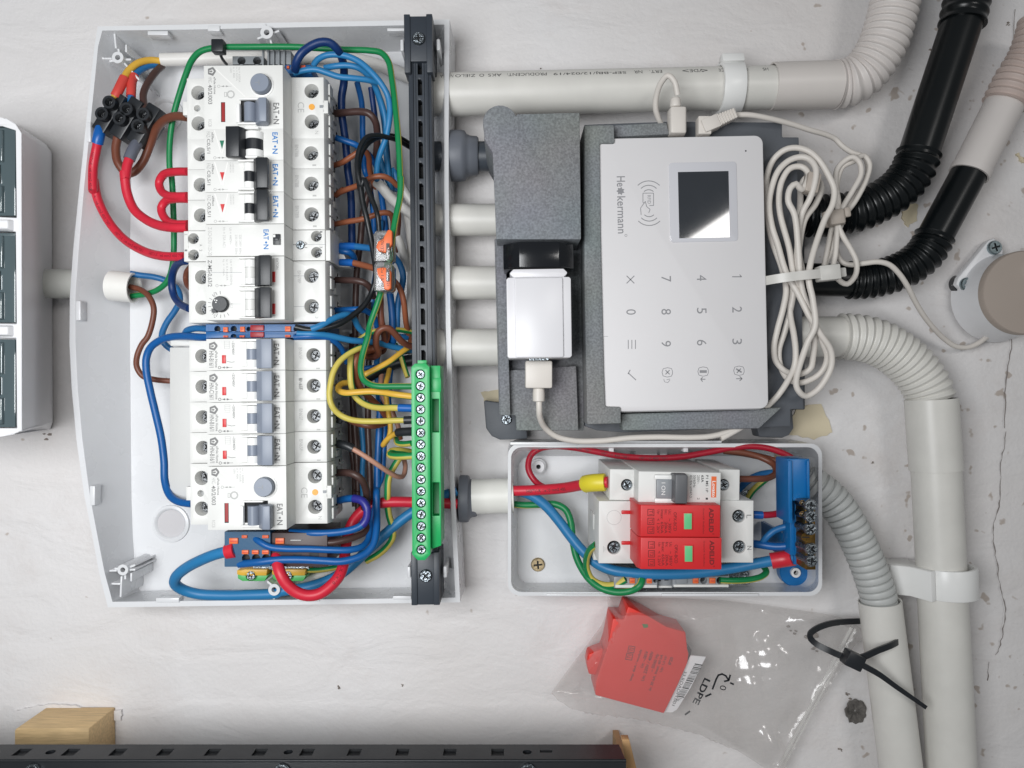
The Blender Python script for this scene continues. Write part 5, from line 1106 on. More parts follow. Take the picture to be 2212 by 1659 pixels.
fr = Fr(PC(k,1925,893,8)); mb = MB(fr); mb.lathe((0,0,0),(0,0,1),[(9.6,-2),(9.6,4),(9,4.6),(3,4.6)],BHLD,40,False); mb.pipe((0,0,-2),(0,0,7),3.1,1.6,LIP,24); mb.cyl((0,0,-2),(0,0,3),1.6,DARK,n=12)
tag(mb.build('cover_cap'), 'round blue cap with a white peg under the brass bar', 'cap')
# grey earth terminals in the small box
gN = 'grey terminals at the bottom of the small box'
blk('terminal_block', 'left grey terminal block in the small box with two orange levers', 'terminal block', 'M', (818,935,1088,1004), 12, 46, GRY, [('orange',912,940,948,975),('orange',1018,940,1054,975),('hole',880,955,20),('hole',985,955,20),('hole',1075,958,14),('white',822,980,1085,1002)], gN)
blk('terminal_block', 'right grey terminal block in the small box with a dark entry hole', 'terminal block', 'M', (1182,930,1535,1000), 12, 46, GRY, [('orange',1305,938,1343,975),('orange',1408,938,1448,975),('hole',1376,957,22),('hole',1478,957,22),('grey',1200,935,1272,978),('white',1185,978,1530,998)], gN)
blk('end_stop', 'black and grey end stop between the two grey terminals of the small box', 'end stop', 'M', (1088,940,1180,1004), 12, 40, GRY, [('dark',1090,940,1112,965),('dark',1128,938,1160,960),('white',1092,985,1178,1002)])
p1, p2 = P(1320,1165,14), P(1620,1165,14); fr = Fr(((p1.x+p2.x)/2, p1.y, 5)); mb = MB(fr); L = (p2-p1).length/2; mb.box(-L,L,-30,32,5,8,ZNC); mb.box(-L,L,-38,-28,0,6,CASE2)
tag(mb.build('mounting_rail'), 'mounting rail under the devices of the small box', 'mounting rail')
# ================================================================ WIRES
def wire(label, px, m, spec, cat='wire', stripe=None, parts=(), group=None, name=None, twist=0, n=14, wk=1.0):
    """px: width in photo pixels of the reading window's first letter; parts: (name, mat, i0, i1, scale) sleeves over a fraction of the path"""
    k = spec.split()[0]; sc = CROP[k][2] if k in CROP else 1.0; pts = path(spec); wm = sum(p.z for p in pts)/len(pts)
    r = px*1.15*sc/2/S(wm); sp = spline(pts, 1.6); c = sum(sp, Vector((0,0,0)))/len(sp); fr = Fr(c); q = [fr.inv(p) for p in sp]
    nm = name or {'wire':'wire','cable':'cable'}.get(cat, cat.replace(' ','_')); mb = MB(fr); st = None
    if stripe: st = (stripe[0], stripe[1], stripe[2])
    if parts:
        root = thing(nm, label, cat, fr, group); mb.tube(q, r, m, n, stripe=st, twist=twist); mb.build('insulation', root)
        for pn, pmt, f0, f1, s in parts:
            i0 = int(f0*(len(q)-1)); i1 = max(i0+1, int(math.ceil(f1*(len(q)-1)))); mb = MB(fr); mb.tube(q[i0:i1+1], r*s, pmt, 16); mb.build(pn, root)
        return root
    mb.tube(q, r, m, n, stripe=st, twist=twist); return tag(mb.build(nm), label, cat, group)
GY = (YEL, .02, .30); GYR = (YEL, .70, .98); GYH = (GRN, .0, .28); GYL = (GRN, .72, 1.0); YG = (GRN, .70, .99)
def wprint(spec, px, t, hgt, m, s0, parent=None, reps=1, gap=6, mir=1):
    k = spec.split()[0]; pts = path(spec); wm = sum(p.z for p in pts)/len(pts); r = px*1.15*CROP[k][2]/2/S(wm); sp = spline(pts, 1.6)
    vs, fs, x0, x1, y0, y1 = txt_mesh(t, .008); sc = hgt/(y1-y0); c = sum(sp, Vector((0,0,0)))/len(sp); fr = Fr(c); mb = MB(fr); L = [0]
    for i in range(1, len(sp)): L.append(L[-1]+(sp[i]-sp[i-1]).length)
    for q in range(reps):
        out = []
        for x, y, _ in vs:
            d = s0+q*((x1-x0)*sc*1.1+gap)+(x-x0)*sc*1.1; i = 0
            while i < len(L)-2 and L[i+1] < d: i += 1
            f = min(1,(d-L[i])/max(1e-6, L[i+1]-L[i])); p = sp[i].lerp(sp[i+1], f); tn = (sp[i+1]-sp[i]).normalized(); sd = Vector((0,0,1)).cross(tn).normalized(); up = tn.cross(sd)
            o = (y-(y0+y1)/2)*sc; a = o/r; out.append(fr.inv(p+sd*math.sin(a)*(r+.04)*mir+up*math.cos(a)*(r+.04)))
        mb.add(out, fs, m)
    o = mb.build('lettering')
    if parent:
        mw = o.matrix_world.copy(); o.parent = parent; o.matrix_parent_inverse = Matrix(); o.matrix_basis = parent.matrix_world.inverted() @ mw
INKW = mat('ink_wire', (120,16,36), .6)
# --- left side of the big box
wire('white round cable running behind the top of the device row into the top left corner', 96, WHC, 'A 735,520,22 1000,515,18 1400,505,14 1900,500,12 B 700,490,13 1100,520,15 1400,600,17 1680,720,18', 'cable')
wire('yellow wire with red sleeve curving out of the white cable to the black terminal strip', 52, YELO, 'A 740,532,22 650,525,25 540,550,30 450,625,34 410,700,37 340,840,40 310,880,38', stripe=(GRN,.12,.3), parts=(('heat_shrink_sleeve',SLRD,.62,.9,1.35),))
wire('blue wire with red sleeve entering the middle of the black terminal strip', 48, BLUT, 'A 745,560,20 640,572,24 545,620,29 492,690,33 480,780,36 476,930,38', parts=(('heat_shrink_sleeve',SLRD,.48,.82,1.4),))
wire('brown wire from the white cable to the rightmost pole of the black terminal strip', 52, BRND, 'A 750,572,20 690,630,26 620,730,31 585,820,34 590,900,36 612,985,38')
_w = wire('printed red wire sweeping along the left edge from a blue ferrule to the contactor', 66, RED, 'A 212,1120,38 195,1200,40 175,1300,38 148,1450,36 146,1659,36 C 150,120,34 185,290,32 270,470,32 400,630,36 580,745,44 760,793,54 950,797,60', parts=(('ferrule',FBLU,.0,.062,1.25),))
wprint('A 212,1120,38 195,1200,40 175,1300,38 148,1450,36 146,1659,36 C 150,120,34 185,290,32 270,470,32 400,630,36 580,745,44 760,793,54 950,797,60', 66, 'H07V-K 1x6 mm2 450/750V', 1.7, INKW, 16, _w, 4)
wire('brown wire looping below the black terminal strip and up to the top wide breaker', 62, BRN, 'A 362,1190,38 345,1300,35 365,1420,31 440,1510,28 500,1500,28 580,1410,29 640,1270,31 700,1120,37 790,1035,45 880,1012,50 970,1022,54')
wire('red wire with grey ferrule from the black terminal strip', 70, RED, 'A 530,1250,38 490,1320,41 445,1440,43 425,1560,44 C 420,60,44 440,230,43 500,380,43 600,470,46 720,525,52 850,545,58 975,545,60', parts=(('ferrule',FGRY,.0,.105,1.22),))
wire('upper red jumper loop at the left of the C0,5 breakers', 62, RED, 'C 975,57,58 850,60,52 760,85,46 722,150,44 738,220,45 800,265,50 880,272,55 975,270,58')
wire('lower red jumper loop at the left of the C0,5 breakers', 62, RED, 'C 975,295,58 860,295,52 780,315,47 742,370,46 752,430,47 800,490,50 880,515,56 975,515,58')
wire('long green and yellow wire running over the devices to the green block', 46, GRN, 'C 480,1140,22 600,1125,23 720,1080,25 800,1000,27 842,850,29 852,600,31 846,400,33 830,100,35 A 818,1500,36 815,1250,38 850,1000,41 905,800,45 955,650,49 1005,530,53 1080,450,56 1200,417,57 1500,408,58 1900,408,58 B 700,415,58 1000,432,58 1230,440,60 1330,460,61 1390,530,62 1425,700,64 1460,1000,67 1485,1300,69 1500,1659,72 D 1502,100,73 1495,270,74 1455,470,76 1425,650,78 1405,800,78 1360,1000,72 1300,1200,68 1230,1400,68 F 1215,160,70 1165,340,72 1152,460,74 1175,540,75 1240,585,77 1320,600,78 1450,600,78 1610,600,78', stripe=(YEL,.55,.88))
# black tie on the earth wire
p = PC('A',1240,405,62); fr = Fr(p); root = thing('cable_tie', 'small black cable tie on the green earth wire above the top breaker', 'cable tie', fr)
mb = MB(fr); mb.box(-3.6,3.6,-4,3.6,-3.5,2.6,BLK); mb.build('head', root, bev=.8); mb = MB(fr); mb.tube([fr.inv(q) for q in spline(path('A 1255,440,60 1262,490,56 1285,530,50 1310,560,44'))], .9, BLK, 8); mb.build('tail', root)
wire('light blue wire leaving the left conduit and passing down behind the grey busbar cover', 46, BLUT, 'C 470,945,24 560,960,22 680,975,19 790,1010,17 880,1080,16 905,1170,17 860,1270,19 790,1370,21 748,1470,23 E 750,200,24 790,250,24 850,290,22')
wire('brown wire leaving the left conduit and bending into the grey busbar cover', 43, BRN, 'C 470,1060,24 560,1085,26 630,1140,28 675,1240,29 665,1360,29 620,1500,29 E 575,230,29 530,340,29 528,430,28 580,510,27 680,540,27 830,555,26')
wire('dark blue loop joining the contactor and the motor switch on the left', 56, BLUN, 'C 960,835,62 890,855,54 845,930,47 832,1030,43 850,1130,43 900,1205,48 985,1250,58')
wire('short brown wire arc peeking out behind the dark blue loop', 44, BRN, 'C 1000,885,50 965,930,46 955,980,44 968,1040,46 1000,1075,50')
wire('long blue wire sweeping down left of the grey busbar cover to the bottom breaker', 56, BLUR, 'E 1200,178,62 1080,172,58 960,163,52 840,168,47 740,195,44 650,260,42 612,350,41 612,470,41 645,640,41 695,850,41 740,1050,41 765,1250,41 772,1420,43 810,1540,46 880,1600,50 1010,1625,54')
wire('short blue link curving over the long blue wire at the left of the blue terminals', 50, BLUT, 'E 945,150,46 965,115,50 1040,95,54 1140,100,58 1260,112,64')
# --- upper right of the devices
wire('thick navy wire arching above the top breaker and dropping down beside the devices', 60, BLUN, 'B 580,615,72 590,545,76 630,470,78 710,405,78 800,368,78 880,372,77 945,425,74 985,500,66 1005,600,58 1005,720,52 985,850,49 988,1000,46 1008,1150,43 1025,1300,40 1040,1500,38 D 1050,120,37 1068,300,36 1072,480,36 1076,700,36')
wire('light blue wire making the widest arc at the right of the top breaker', 46, BLUL, 'B 740,570,66 775,520,68 850,482,70 940,475,70 1050,495,70 1150,545,70 1250,635,70 1330,730,69 1385,830,67 1405,950,66 1395,1080,65 1365,1220,62 1320,1340,59 1297,1440,56 1290,1560,52 D 1300,110,46')
wire('light blue wire making the inner arc at the right of the top breaker', 45, BLUL, 'B 840,592,64 930,575,66 1040,570,66 1130,590,65 1200,640,62 1260,720,58 1320,860,52 1360,1000,48 1370,1150,45 1370,1300,43 1385,1450,42 1410,1659,41')
wire('light blue wire crossing nearly level above the terminals of the top breaker', 45, BLUL, 'B 570,640,70 650,615,71 760,605,71 860,635,70 960,668,69 1080,680,68 1200,695,66 1300,718,63')
wire('steel blue wire falling from the level blue wire toward the black rail', 44, BLUT, 'B 1265,720,55 1310,850,48 1345,1000,42 1380,1300,36 1400,1500,34 1445,1659,34 D 1440,100,34 1455,230,34')
wire('blue wire hanging behind the widest arc and forking down near the white cables', 42, BLUL, 'B 1320,1380,44 1350,1480,42 1400,1590,40 D 1430,40,38 1460,120,37 1480,200,36')
wire('dark brown wire from the top wide breaker bending straight down', 54, BRND, 'B 930,988,50 1040,978,53 1150,973,55 1225,990,56 1275,1050,54 1295,1150,48 1292,1280,42 1280,1420,36')
wire('bright blue wire running diagonally behind the black pair', 46, BLUR, 'B 935,1200,50 1020,1228,50 1110,1262,49 1180,1310,45 1240,1370,40 1290,1450,37 1330,1600,35 D 1325,200,34 1345,350,34 1362,500,34 1372,700,34')
wire('light brown wire from the first C0,5 breaker passing under the black pair', 42, BRNL, 'B 925,1440,50 1000,1410,54 1070,1365,56 1140,1322,57 1190,1318,56 1222,1370,52 1228,1460,46 1250,1560,40 1290,1640,36')
wire('black wire dropping from the black rail into the upper lever connector', 38, BLKW, 'B 1590,1290,42 1480,1225,54 1380,1195,64 1280,1178,70 1200,1198,74 1148,1275,76 1122,1380,77 1125,1500,78 1160,1620,78 D 1180,120,79 1225,240,80 1270,350,81 1300,450,82 1315,590,80')
wire('black wire curving all the way down to the blue terminals', 44, BLKW, 'B 1590,1262,38 1480,1200,46 1380,1185,56 1290,1200,62 1210,1250,66 1150,1350,68 1130,1500,70 1150,1659,71 D 1145,120,72 1165,300,72 1205,470,72 1240,640,70 1270,820,66 1285,960,62 1255,1090,60 1190,1210,62 1080,1310,66 960,1385,71 820,1425,74 700,1435,75 580,1410,76')
wire('light brown wire from the second C0,5 breaker arching over the white cable', 42, BRNL, 'B 930,1705,50 1000,1650,53 D 950,245,51 1040,208,55 1120,180,58 1200,130,62 1280,100,64 1350,98,64 1410,125,61 1470,180,56')
wire('light brown wire from the third C0,5 breaker bending down at the right end', 42, BRNL, 'D 925,515,50 1040,492,54 1160,472,57 1260,440,58 1340,415,58 1400,420,56 1430,470,50 1432,570,44')
wire('long dark brown wire hanging vertically right of the devices, nearest to them', 50, BRND, 'D 1250,150,37 1200,300,33 1165,480,31 1150,650,30 1125,850,29 1112,1050,29 1105,1300,28 1100,1600,28 F 1082,150,27 1075,400,26 1080,700,26 1100,950,26 1118,1250,26 1128,1550,27 H 1125,300,28 1130,480,28')
wire('steel blue wire with blue ferrule between contactor and lever connector', 50, BLUT, 'D 975,706,52 1080,706,54 1160,714,56 1275,730,60', parts=(('ferrule',FBLU,.02,.32,1.1),))
wire('royal blue wire stub turning down right below the upper ferrule of the contactor', 50, BLUR, 'D 905,740,50 980,748,52 1050,760,52 1090,800,47 1095,870,42')
wire('light brown wire with blue ferrule into the lower lever connector', 48, BRNL, 'D 975,848,52 1070,850,54 1150,866,56 1275,900,62', parts=(('ferrule',FBLU,.04,.30,1.15),))
wire('dark brown wire from the motor switch turning down behind the lever connectors', 50, BRND, 'D 935,1000,50 1030,1003,52 1120,1008,54 1190,1028,54 1240,1080,50 1262,1150,44', parts=(('bare_end',COP,.0,.06,.5),))
wire('royal blue wire from the motor switch bending down at its right end', 46, BLUR, 'D 935,1265,50 1040,1260,53 1150,1258,54 1220,1280,50 1270,1330,44 1300,1420,38')
wire('light blue wire rising from the blue terminals and folding back down', 48, BLUL, 'D 720,1430,76 800,1400,75 890,1350,72 970,1315,68 1040,1302,64 1095,1340,58 1130,1410,53 1190,1470,48 1240,1490,44')
wire('light blue wire leaving the blue terminals toward the black rail', 48, BLUL, 'D 600,1470,75 740,1472,75 870,1485,71 980,1508,67 1080,1528,63 1180,1535,58 1290,1545,52 1400,1575,46 1540,1605,40 1600,1612,36')
wire('blue wire leaving the blue terminals and diving beside the B16 breaker', 44, BLUR, 'D 570,1500,75 720,1492,75 830,1500,72 920,1535,68 980,1590,62 1010,1659,56 F 1022,300,52 1030,400,48')
wire('brown wire hanging straight down from the lower lever connector', 50, BRN, 'D 1318,1070,66 1322,1180,62 1325,1300,61 1340,1420,58 1362,1530,48 1340,1620,38 F 1240,300,30')
wire('brown wire looping up over the bundle and into the black rail', 50, BRN, 'F 1180,335,34 1255,345,44 1305,310,54 1284,230,61 1295,140,64 1340,95,65 1395,95,64 1450,145,61 1510,210,56 1570,245,50 1625,258,46')
wire('thick brown wire stub curled behind the brown loop', 60, BRNL, 'F 1372,90,48 1372,180,48 1330,250,46 1240,280,46 1180,300,48')
wire('steel blue wire bulging right of the lever connectors', 48, BLUT, 'D 1435,790,42 1490,860,45 1520,960,45 1510,1060,44 1480,1180,43 1470,1300,42 1468,1420,41')
wire('light brown wire bulging right of the lower lever connector', 44, BRNL, 'D 1415,985,54 1470,1040,54 1510,1120,52 1530,1220,50 1540,1320,46 1555,1420,40 1590,1540,32')
wire('royal blue wire running straight down from the lower lever connector', 54, BLUR, 'D 1395,1060,48 1410,1150,46 1425,1300,45 1430,1500,44 F 1430,220,42')
for sp, px, lb in (('D 1290,150,48 1335,190,49 1390,260,47 1450,320,44 1530,380,40 1620,440,36',78,'white cable end bulging out behind the light brown arch'),('D 1500,180,36 1560,270,34 1620,370,32',70,'white cable disappearing behind the rail above the lever connectors'),('D 1470,630,36 1500,700,36 1530,800,34 1550,930,32',66,'white cable bend just right of the lever connectors'),('D 1560,420,30 1590,620,30 1600,850,30 1595,1100,30 1585,1300,31 1575,1500,32 F 1590,180,30',74,'long white cable hanging beside the black rail')):
    wire(lb, px, WHC, sp, 'cable')
# --- lower right of the devices
wire('green and yellow wire making a wide loop left to a black ferrule', 45, YEL, 'F 1190,250,66 1120,275,70 1040,320,73 965,385,76 915,470,78 890,570,79 878,680,79 900,770,79 960,840,77 1050,885,76 1150,902,75 1300,904,75 1430,898,77 1606,892,78', stripe=(GRN,.1,.36), twist=3.4, parts=(('ferrule',BLK,.955,1.0,1.35),))
wire('yellow wire curving to a blue ferrule in the green block', 50, YEL, 'F 1075,300,62 1062,400,65 1062,500,66 1072,600,65 1100,680,63 1160,740,64 1240,775,67 1330,788,71 1420,786,75 1604,790,78', stripe=(GRN,.62,.86), parts=(('ferrule',FBLU,.88,1.0,1.2),))
wire('amber yellow wire folded back on itself beside the C16 breaker', 50, YELO, 'F 1040,565,58 990,575,61 958,605,65 965,640,69 1020,658,72 1120,652,73 1230,645,73 1340,652,74 1460,672,77 1610,690,78', stripe=(GRN,.14,.3))
wire('amber yellow wire running diagonally up to the black rail', 46, YELO, 'F 1175,505,58 1240,472,58 1320,430,57 1400,385,55 1460,340,52 1520,295,48 1620,230,40', stripe=(GRN,.12,.32))
wire('yellow green wire crossing high up behind the brown loop', 40, YEL, 'F 1130,200,50 1220,140,50 1330,110,48 1450,105,44 1540,115,40 1650,140,34', stripe=(GRN,.0,.4))
wire('light brown wire descending behind the yellow bundle', 50, BRNL, 'F 1160,260,60 1115,350,63 1102,450,62 1120,560,59 1170,640,54 1240,710,48 1310,775,42 1370,860,36')
wire('pink brown wire from a black ferrule in the lowest B16 breaker', 38, PNK, 'F 955,1100,58 1030,1118,60 1110,1160,60 1210,1222,59 1310,1290,56 1400,1350,50 1470,1385,44 1520,1380,38 1540,1300,32 1520,1200,28', parts=(('ferrule',BLK,.0,.12,1.7),))
mb = MB(Fr(PC('F',985,870,54))); f_ = mb.fr; T = Matrix.Rotation(math.radians(-20),4,'Z'); mb.box(-4,4,-1.8,1.8,-3,3,BLK,T=T); mb.box(-2,1,-4,4,-2,2,BLK,T=T)
tag(mb.build('ferrule', bev=.4), 'black ferrule end stuck into the B16 breaker without a visible wire', 'ferrule')
wire('thick dark brown wire from the bottom wide breaker curving down', 56, BRND, 'F 950,1352,52 1030,1352,56 1100,1368,58 1160,1415,57 1195,1490,52 1205,1600,47 H 1195,420,42 1150,490,36 1100,560,32')
wire('blue wire with violet sleeve looping from the bottom wide breaker back under it', 56, BLUR, 'H 960,378,52 1030,362,55 1110,362,58 1170,385,60 1205,440,61 1208,510,61 1180,575,61 1110,620,62 1000,648,63 860,662,64 700,662,64 540,655,60', parts=(('heat_shrink_sleeve',VIO,.18,.42,1.12),))
wire('dark brown wire hanging right of the first one and turning left to the dark terminal', 50, BRND, 'F 1215,780,30 1215,950,30 1222,1150,31 1232,1400,32 1238,1600,34 H 1240,420,38 1238,560,44 1205,640,50 1120,690,56 1000,725,61 880,745,63 760,730,63 660,700,60')
wire('royal blue wire outer of the bundle that bends left into the deep blue terminal block', 56, BLUR, 'F 1330,560,34 1322,760,35 1312,1000,37 1300,1250,39 1292,1500,41 H 1290,300,44 1290,480,48 1288,640,54 1262,760,58 1200,835,61 1110,880,64 980,908,66 820,902,67 640,893,68 440,895,69 260,915,69 90,932,66')
wire('royal blue wire inner of the bundle that bends left above the red cable', 50, BLUR, 'F 1370,650,32 1362,900,33 1350,1150,35 1330,1400,37 H 1300,250,40 1275,450,43 1238,620,48 1210,730,55 1150,785,61 1050,808,65 900,808,67 700,800,68 500,798,69 360,782,69 270,735,68 200,675,64')
_w = wire('thick red cable looping below the terminals and leaving through the right wall', 84, RED, 'H 1990,408,34 1800,398,36 1600,392,37 1400,392,38 1260,415,38 1150,480,38 1075,580,38 1035,700,42 1015,830,50 1000,940,58 960,1040,63 880,1130,66 790,1190,68 690,1205,69 590,1175,70 505,1105,71 450,1010,71 425,920,68 412,840,62 405,780,56', 'cable')
wprint('H 1260,415,38 1150,480,38 1075,580,38 1035,700,42 1015,830,50 1000,940,58 960,1040,63 880,1130,66 790,1190,68', 84, 'H07V-K 1x10', 2.0, INKW, 44, _w, 1)
wire('thick light blue cable looping round the lower left of the big box', 80, BLUL, 'H 1990,290,32 1800,370,33 1580,495,34 1420,620,34 1290,740,35 1150,870,36 1000,1000,37 850,1080,37 650,1140,37 450,1170,37 G 1750,1185,37 1500,1200,37 1250,1203,37 1050,1190,38 920,1150,41 860,1100,45 872,1040,49 950,970,54 1080,900,60 1220,845,64 1390,805,66', 'cable', parts=(('marker_ring',FRED,.985,.998,1.45),))
wire('green and yellow wire going down under the red cable at the bottom right', 50, YEL, 'F 1540,1150,40 1500,1210,41 1440,1300,41 1395,1400,41 1385,1550,40 H 1385,400,37 1400,520,35 1432,620,34 1430,700,33 1380,780,31 1300,850,29 1200,905,27', stripe=(GRN,.0,.42))
wire('green wire loop with yellow side ending just under the middle of the green block', 54, YEL, 'F 1610,1205,72 1530,1208,71 1450,1208,68 1405,1195,64 1420,1165,60 1500,1160,56 1590,1175,52', stripe=(GRN,.0,.45))
wire('amber wire dropping vertically and hooking back to a black ferrule in the green block', 40, YELO, 'F 1405,430,32 1388,510,40 1370,590,46 1380,750,48 1400,870,50 1411,960,50 1400,1035,51 1368,1090,53 1346,1112,57 1378,1066,62 1430,1025,66 1490,1000,72 1610,992,76', parts=(('ferrule',BLK,.885,.985,1.6),))
wire('short green and yellow wire end folded beside the green block', 46, GRN, 'F 1460,1060,56 1470,1090,60 1520,1102,66 1600,1095,72', stripe=(YEL,.0,.4), parts=(('bare_end',BRNL,.78,.9,.9),))
wire('nearly black brown wire hanging down between the motor switch and the yellow bundle', 46, mat('wire_blackish', (44,38,38), .4), 'D 1210,1190,36 1222,1350,33 1236,1560,31 F 1235,150,30 1222,400,30 1212,640,30 1213,820,30')
wire('blue wire crossing behind the diagonal amber wire', 34, BLUR, 'F 1150,450,44 1200,440,44 1260,432,42 1340,440,36')
wire('pale blue wire sinking behind the yellow bundle at the C16 breaker', 44, BLUT, 'D 1560,1500,36 F 1440,170,40 1360,230,40 1300,330,36 1290,450,32 1300,600,30 1310,740,30')
wire('thin brown wire slanting behind the pale brown wire end', 34, BRNL, 'F 1410,760,36 1440,850,36 1475,950,35 1500,1060,32')
wire('navy wire slipping behind the first drooping brown wire', 44, BLUN, 'B 1240,760,36 1270,980,33 1300,1250,30 1310,1600,28 D 1330,250,28 1380,600,28')
wire('pale brown wire end beside the amber wire in the bundle', 38, PNK, 'F 1345,440,30 1328,530,36 1325,600,38 1345,700,38 1400,800,37 1460,900,36 1490,1000,36')
wire('blue wire end behind the vertical amber wire', 30, BLUR, 'F 1425,430,30 1412,520,36 1408,600,36 1400,700,36 1410,800,36')
for sp, px, lb in (('F 1210,520,34 1290,470,34 1400,420,32 1520,385,30 1700,365,28 1950,350,26',90,'thick black cable entering from the right behind the diagonal amber wire'),('F 1480,300,30 1600,285,28 1750,270,26',50,'thin dark cable entering behind the rail above the thick black cable')):
    wire(lb, px, BLKW, sp, 'cable')
wire('green and yellow wire leaving the earth terminals to the right', 40, GRN, 'H 660,985,28 760,985,30 860,975,30 960,955,28 1060,930,26', stripe=(YEL,.0,.4))
wire('white cable passing under the red loop at the bottom', 66, WHC, 'H 500,1120,14 620,1085,16 750,1050,18 860,1010,20 960,950,20', 'cable')
wire('dark brown wire pair partner running down just left of the blue bundle', 44, BRND, 'F 1060,880,24 1068,1100,24 1090,1300,24 1100,1500,24 H 1098,300,25 1100,430,26')
wire('brown wire joining the bundle below the deep loop beside the B16 breakers', 46, BRN, 'F 1060,900,50 1150,930,56 1250,945,56 1340,930,48 1400,900,40')
wire('royal blue wire hanging behind the light brown arches beside the devices', 44, BLUR, 'B 1120,720,30 1160,900,30 1170,1200,28 1190,1500,28 D 1210,100,26 1260,400,26 1270,600,26')
wire('steel blue wire passing behind both lever connectors', 44, BLUT, 'D 1330,480,40 1310,700,34 1290,900,32 1260,1100,30 1240,1300,30')
wire('brown wire dropping behind the green earth wire near the black rail', 44, BRN, 'D 1460,300,34 1480,450,34 1470,600,32 1450,760,32')
wire('light blue wire threading behind the drooping dark brown wires', 40, BLUL, 'F 1160,950,28 1175,1150,28 1165,1350,28 1170,1600,28')
wire('green and yellow wire half hidden at the left of the green block top', 40, YEL, 'F 1450,230,34 1500,330,34 1530,430,34 1560,520,36', stripe=(GRN,.55,.9))
# --- small box
_w = wire('printed red wire looping along the top of the small box', 34, mat('wire_crimson', (164,28,48), .36, spec=.4), 'M 470,385,36 380,375,30 320,330,26 285,260,25 300,180,26 360,135,28 440,122,30 560,130,31 700,155,32 860,183,32 1050,195,32 1230,188,32 1400,160,33 1550,132,34 1680,122,35 1800,140,36 1900,180,38 1985,240,38')
wprint('M 470,385,36 380,375,30 320,330,26 285,260,25 300,180,26 360,135,28 440,122,30 560,130,31 700,155,32 860,183,32 1050,195,32 1230,188,32 1400,160,33 1550,132,34', 34, 'H07V-K 450/750V', 1.6, INKK, 34, _w, 4)
_w = wire('thick red wire with yellow ferrule feeding the isolator switch', 58, RED, 'M 140,400,30 250,398,31 380,392,34 500,382,41 600,365,52 680,350,62 780,345,66', parts=(('ferrule',FYEL,.80,.965,1.6),))
wprint('M 140,400,30 250,398,31 380,392,34 500,382,41 600,365,52 680,350,62 780,345,66', 58, 'H07V-K 1x10 mm2 450', 2.0, INKK, 14, _w, 1)
wire('thick blue cable crossing the small box under the red modules', 56, BLUL, 'M 140,390,24 210,398,24 300,425,25 390,490,26 470,580,27 545,680,29 620,770,32 710,850,37 800,890,41 950,912,44 1150,918,46 1350,908,47 1550,880,50 1720,848,54 1880,822,58 1950,812,62', parts=(('ferrule',FRED,.925,.985,1.5),))
wire('green and yellow wire taking the long way to the left grey terminal', 38, GRN, 'M 140,475,20 250,488,20 360,485,21 450,482,23 515,515,25 548,590,27 560,700,28 580,800,30 615,880,33 665,950,37 740,1005,41 840,1030,44 930,1018,46 980,985,48 992,950,46', stripe=(YEL,.1,.42), twist=2.6)
wire('green and yellow wire from the left of the surge protector to the grey terminal', 38, GRN, 'M 705,735,56 670,765,50 648,820,43 650,890,38 680,950,37 750,985,40 830,982,44 890,950,46', stripe=(YEL,.6,.98), parts=(('bare_end',COP,.0,.05,.7),))
wire('brown wire leaving the isolator switch and folding back toward the top', 34, BRN, 'M 1590,325,58 1690,325,56 1780,318,52 1825,285,46 1810,235,40 1740,195,36 1640,165,34 1500,148,33')
wire('brown wire running from the top centre to the blue holder', 36, BRN, 'M 1500,150,29 1620,165,31 1740,190,33 1830,215,36 1940,245,38')
wire('blue wire passing behind the isolator switch to the blue holder', 38, BLUT, 'M 1590,395,14 1640,345,17 1700,308,20 1790,288,26 1960,290,36')
wire('short blue wire end tucked behind the blue holder', 34, BLUT, 'M 1850,350,30 1880,370,34 1930,400,40')
wire('green and yellow wire rising diagonally behind the isolator switch', 34, YEL, 'M 1640,460,12 1680,400,14 1740,345,16 1800,300,18', stripe=(GRN,.0,.4))
wire('short red wire with blue ferrule at the terminal marked L', 36, mat('wire_red_short', (176,30,50), .38), 'M 1684,548,58 1740,550,58 1820,544,56 1930,515,52', parts=(('ferrule',FBLU,.0,.15,1.2),))
wire('light blue wire arching up to the brass bar', 36, BLUT, 'M 1735,735,54 1765,690,56 1820,645,58 1890,622,61 1985,612,64')
wire('royal blue wire from the terminal marked N to the brass bar', 44, BLUR, 'M 1680,728,52 1740,735,55 1820,746,58 1900,742,61 1985,728,64')
wire('green wire loop on the right end of the right grey terminal', 34, GRN, 'M 1478,955,46 1560,958,46 1660,952,44 1730,935,42 1765,905,38 1745,865,32 1700,830,26', stripe=(YEL,.1,.36))

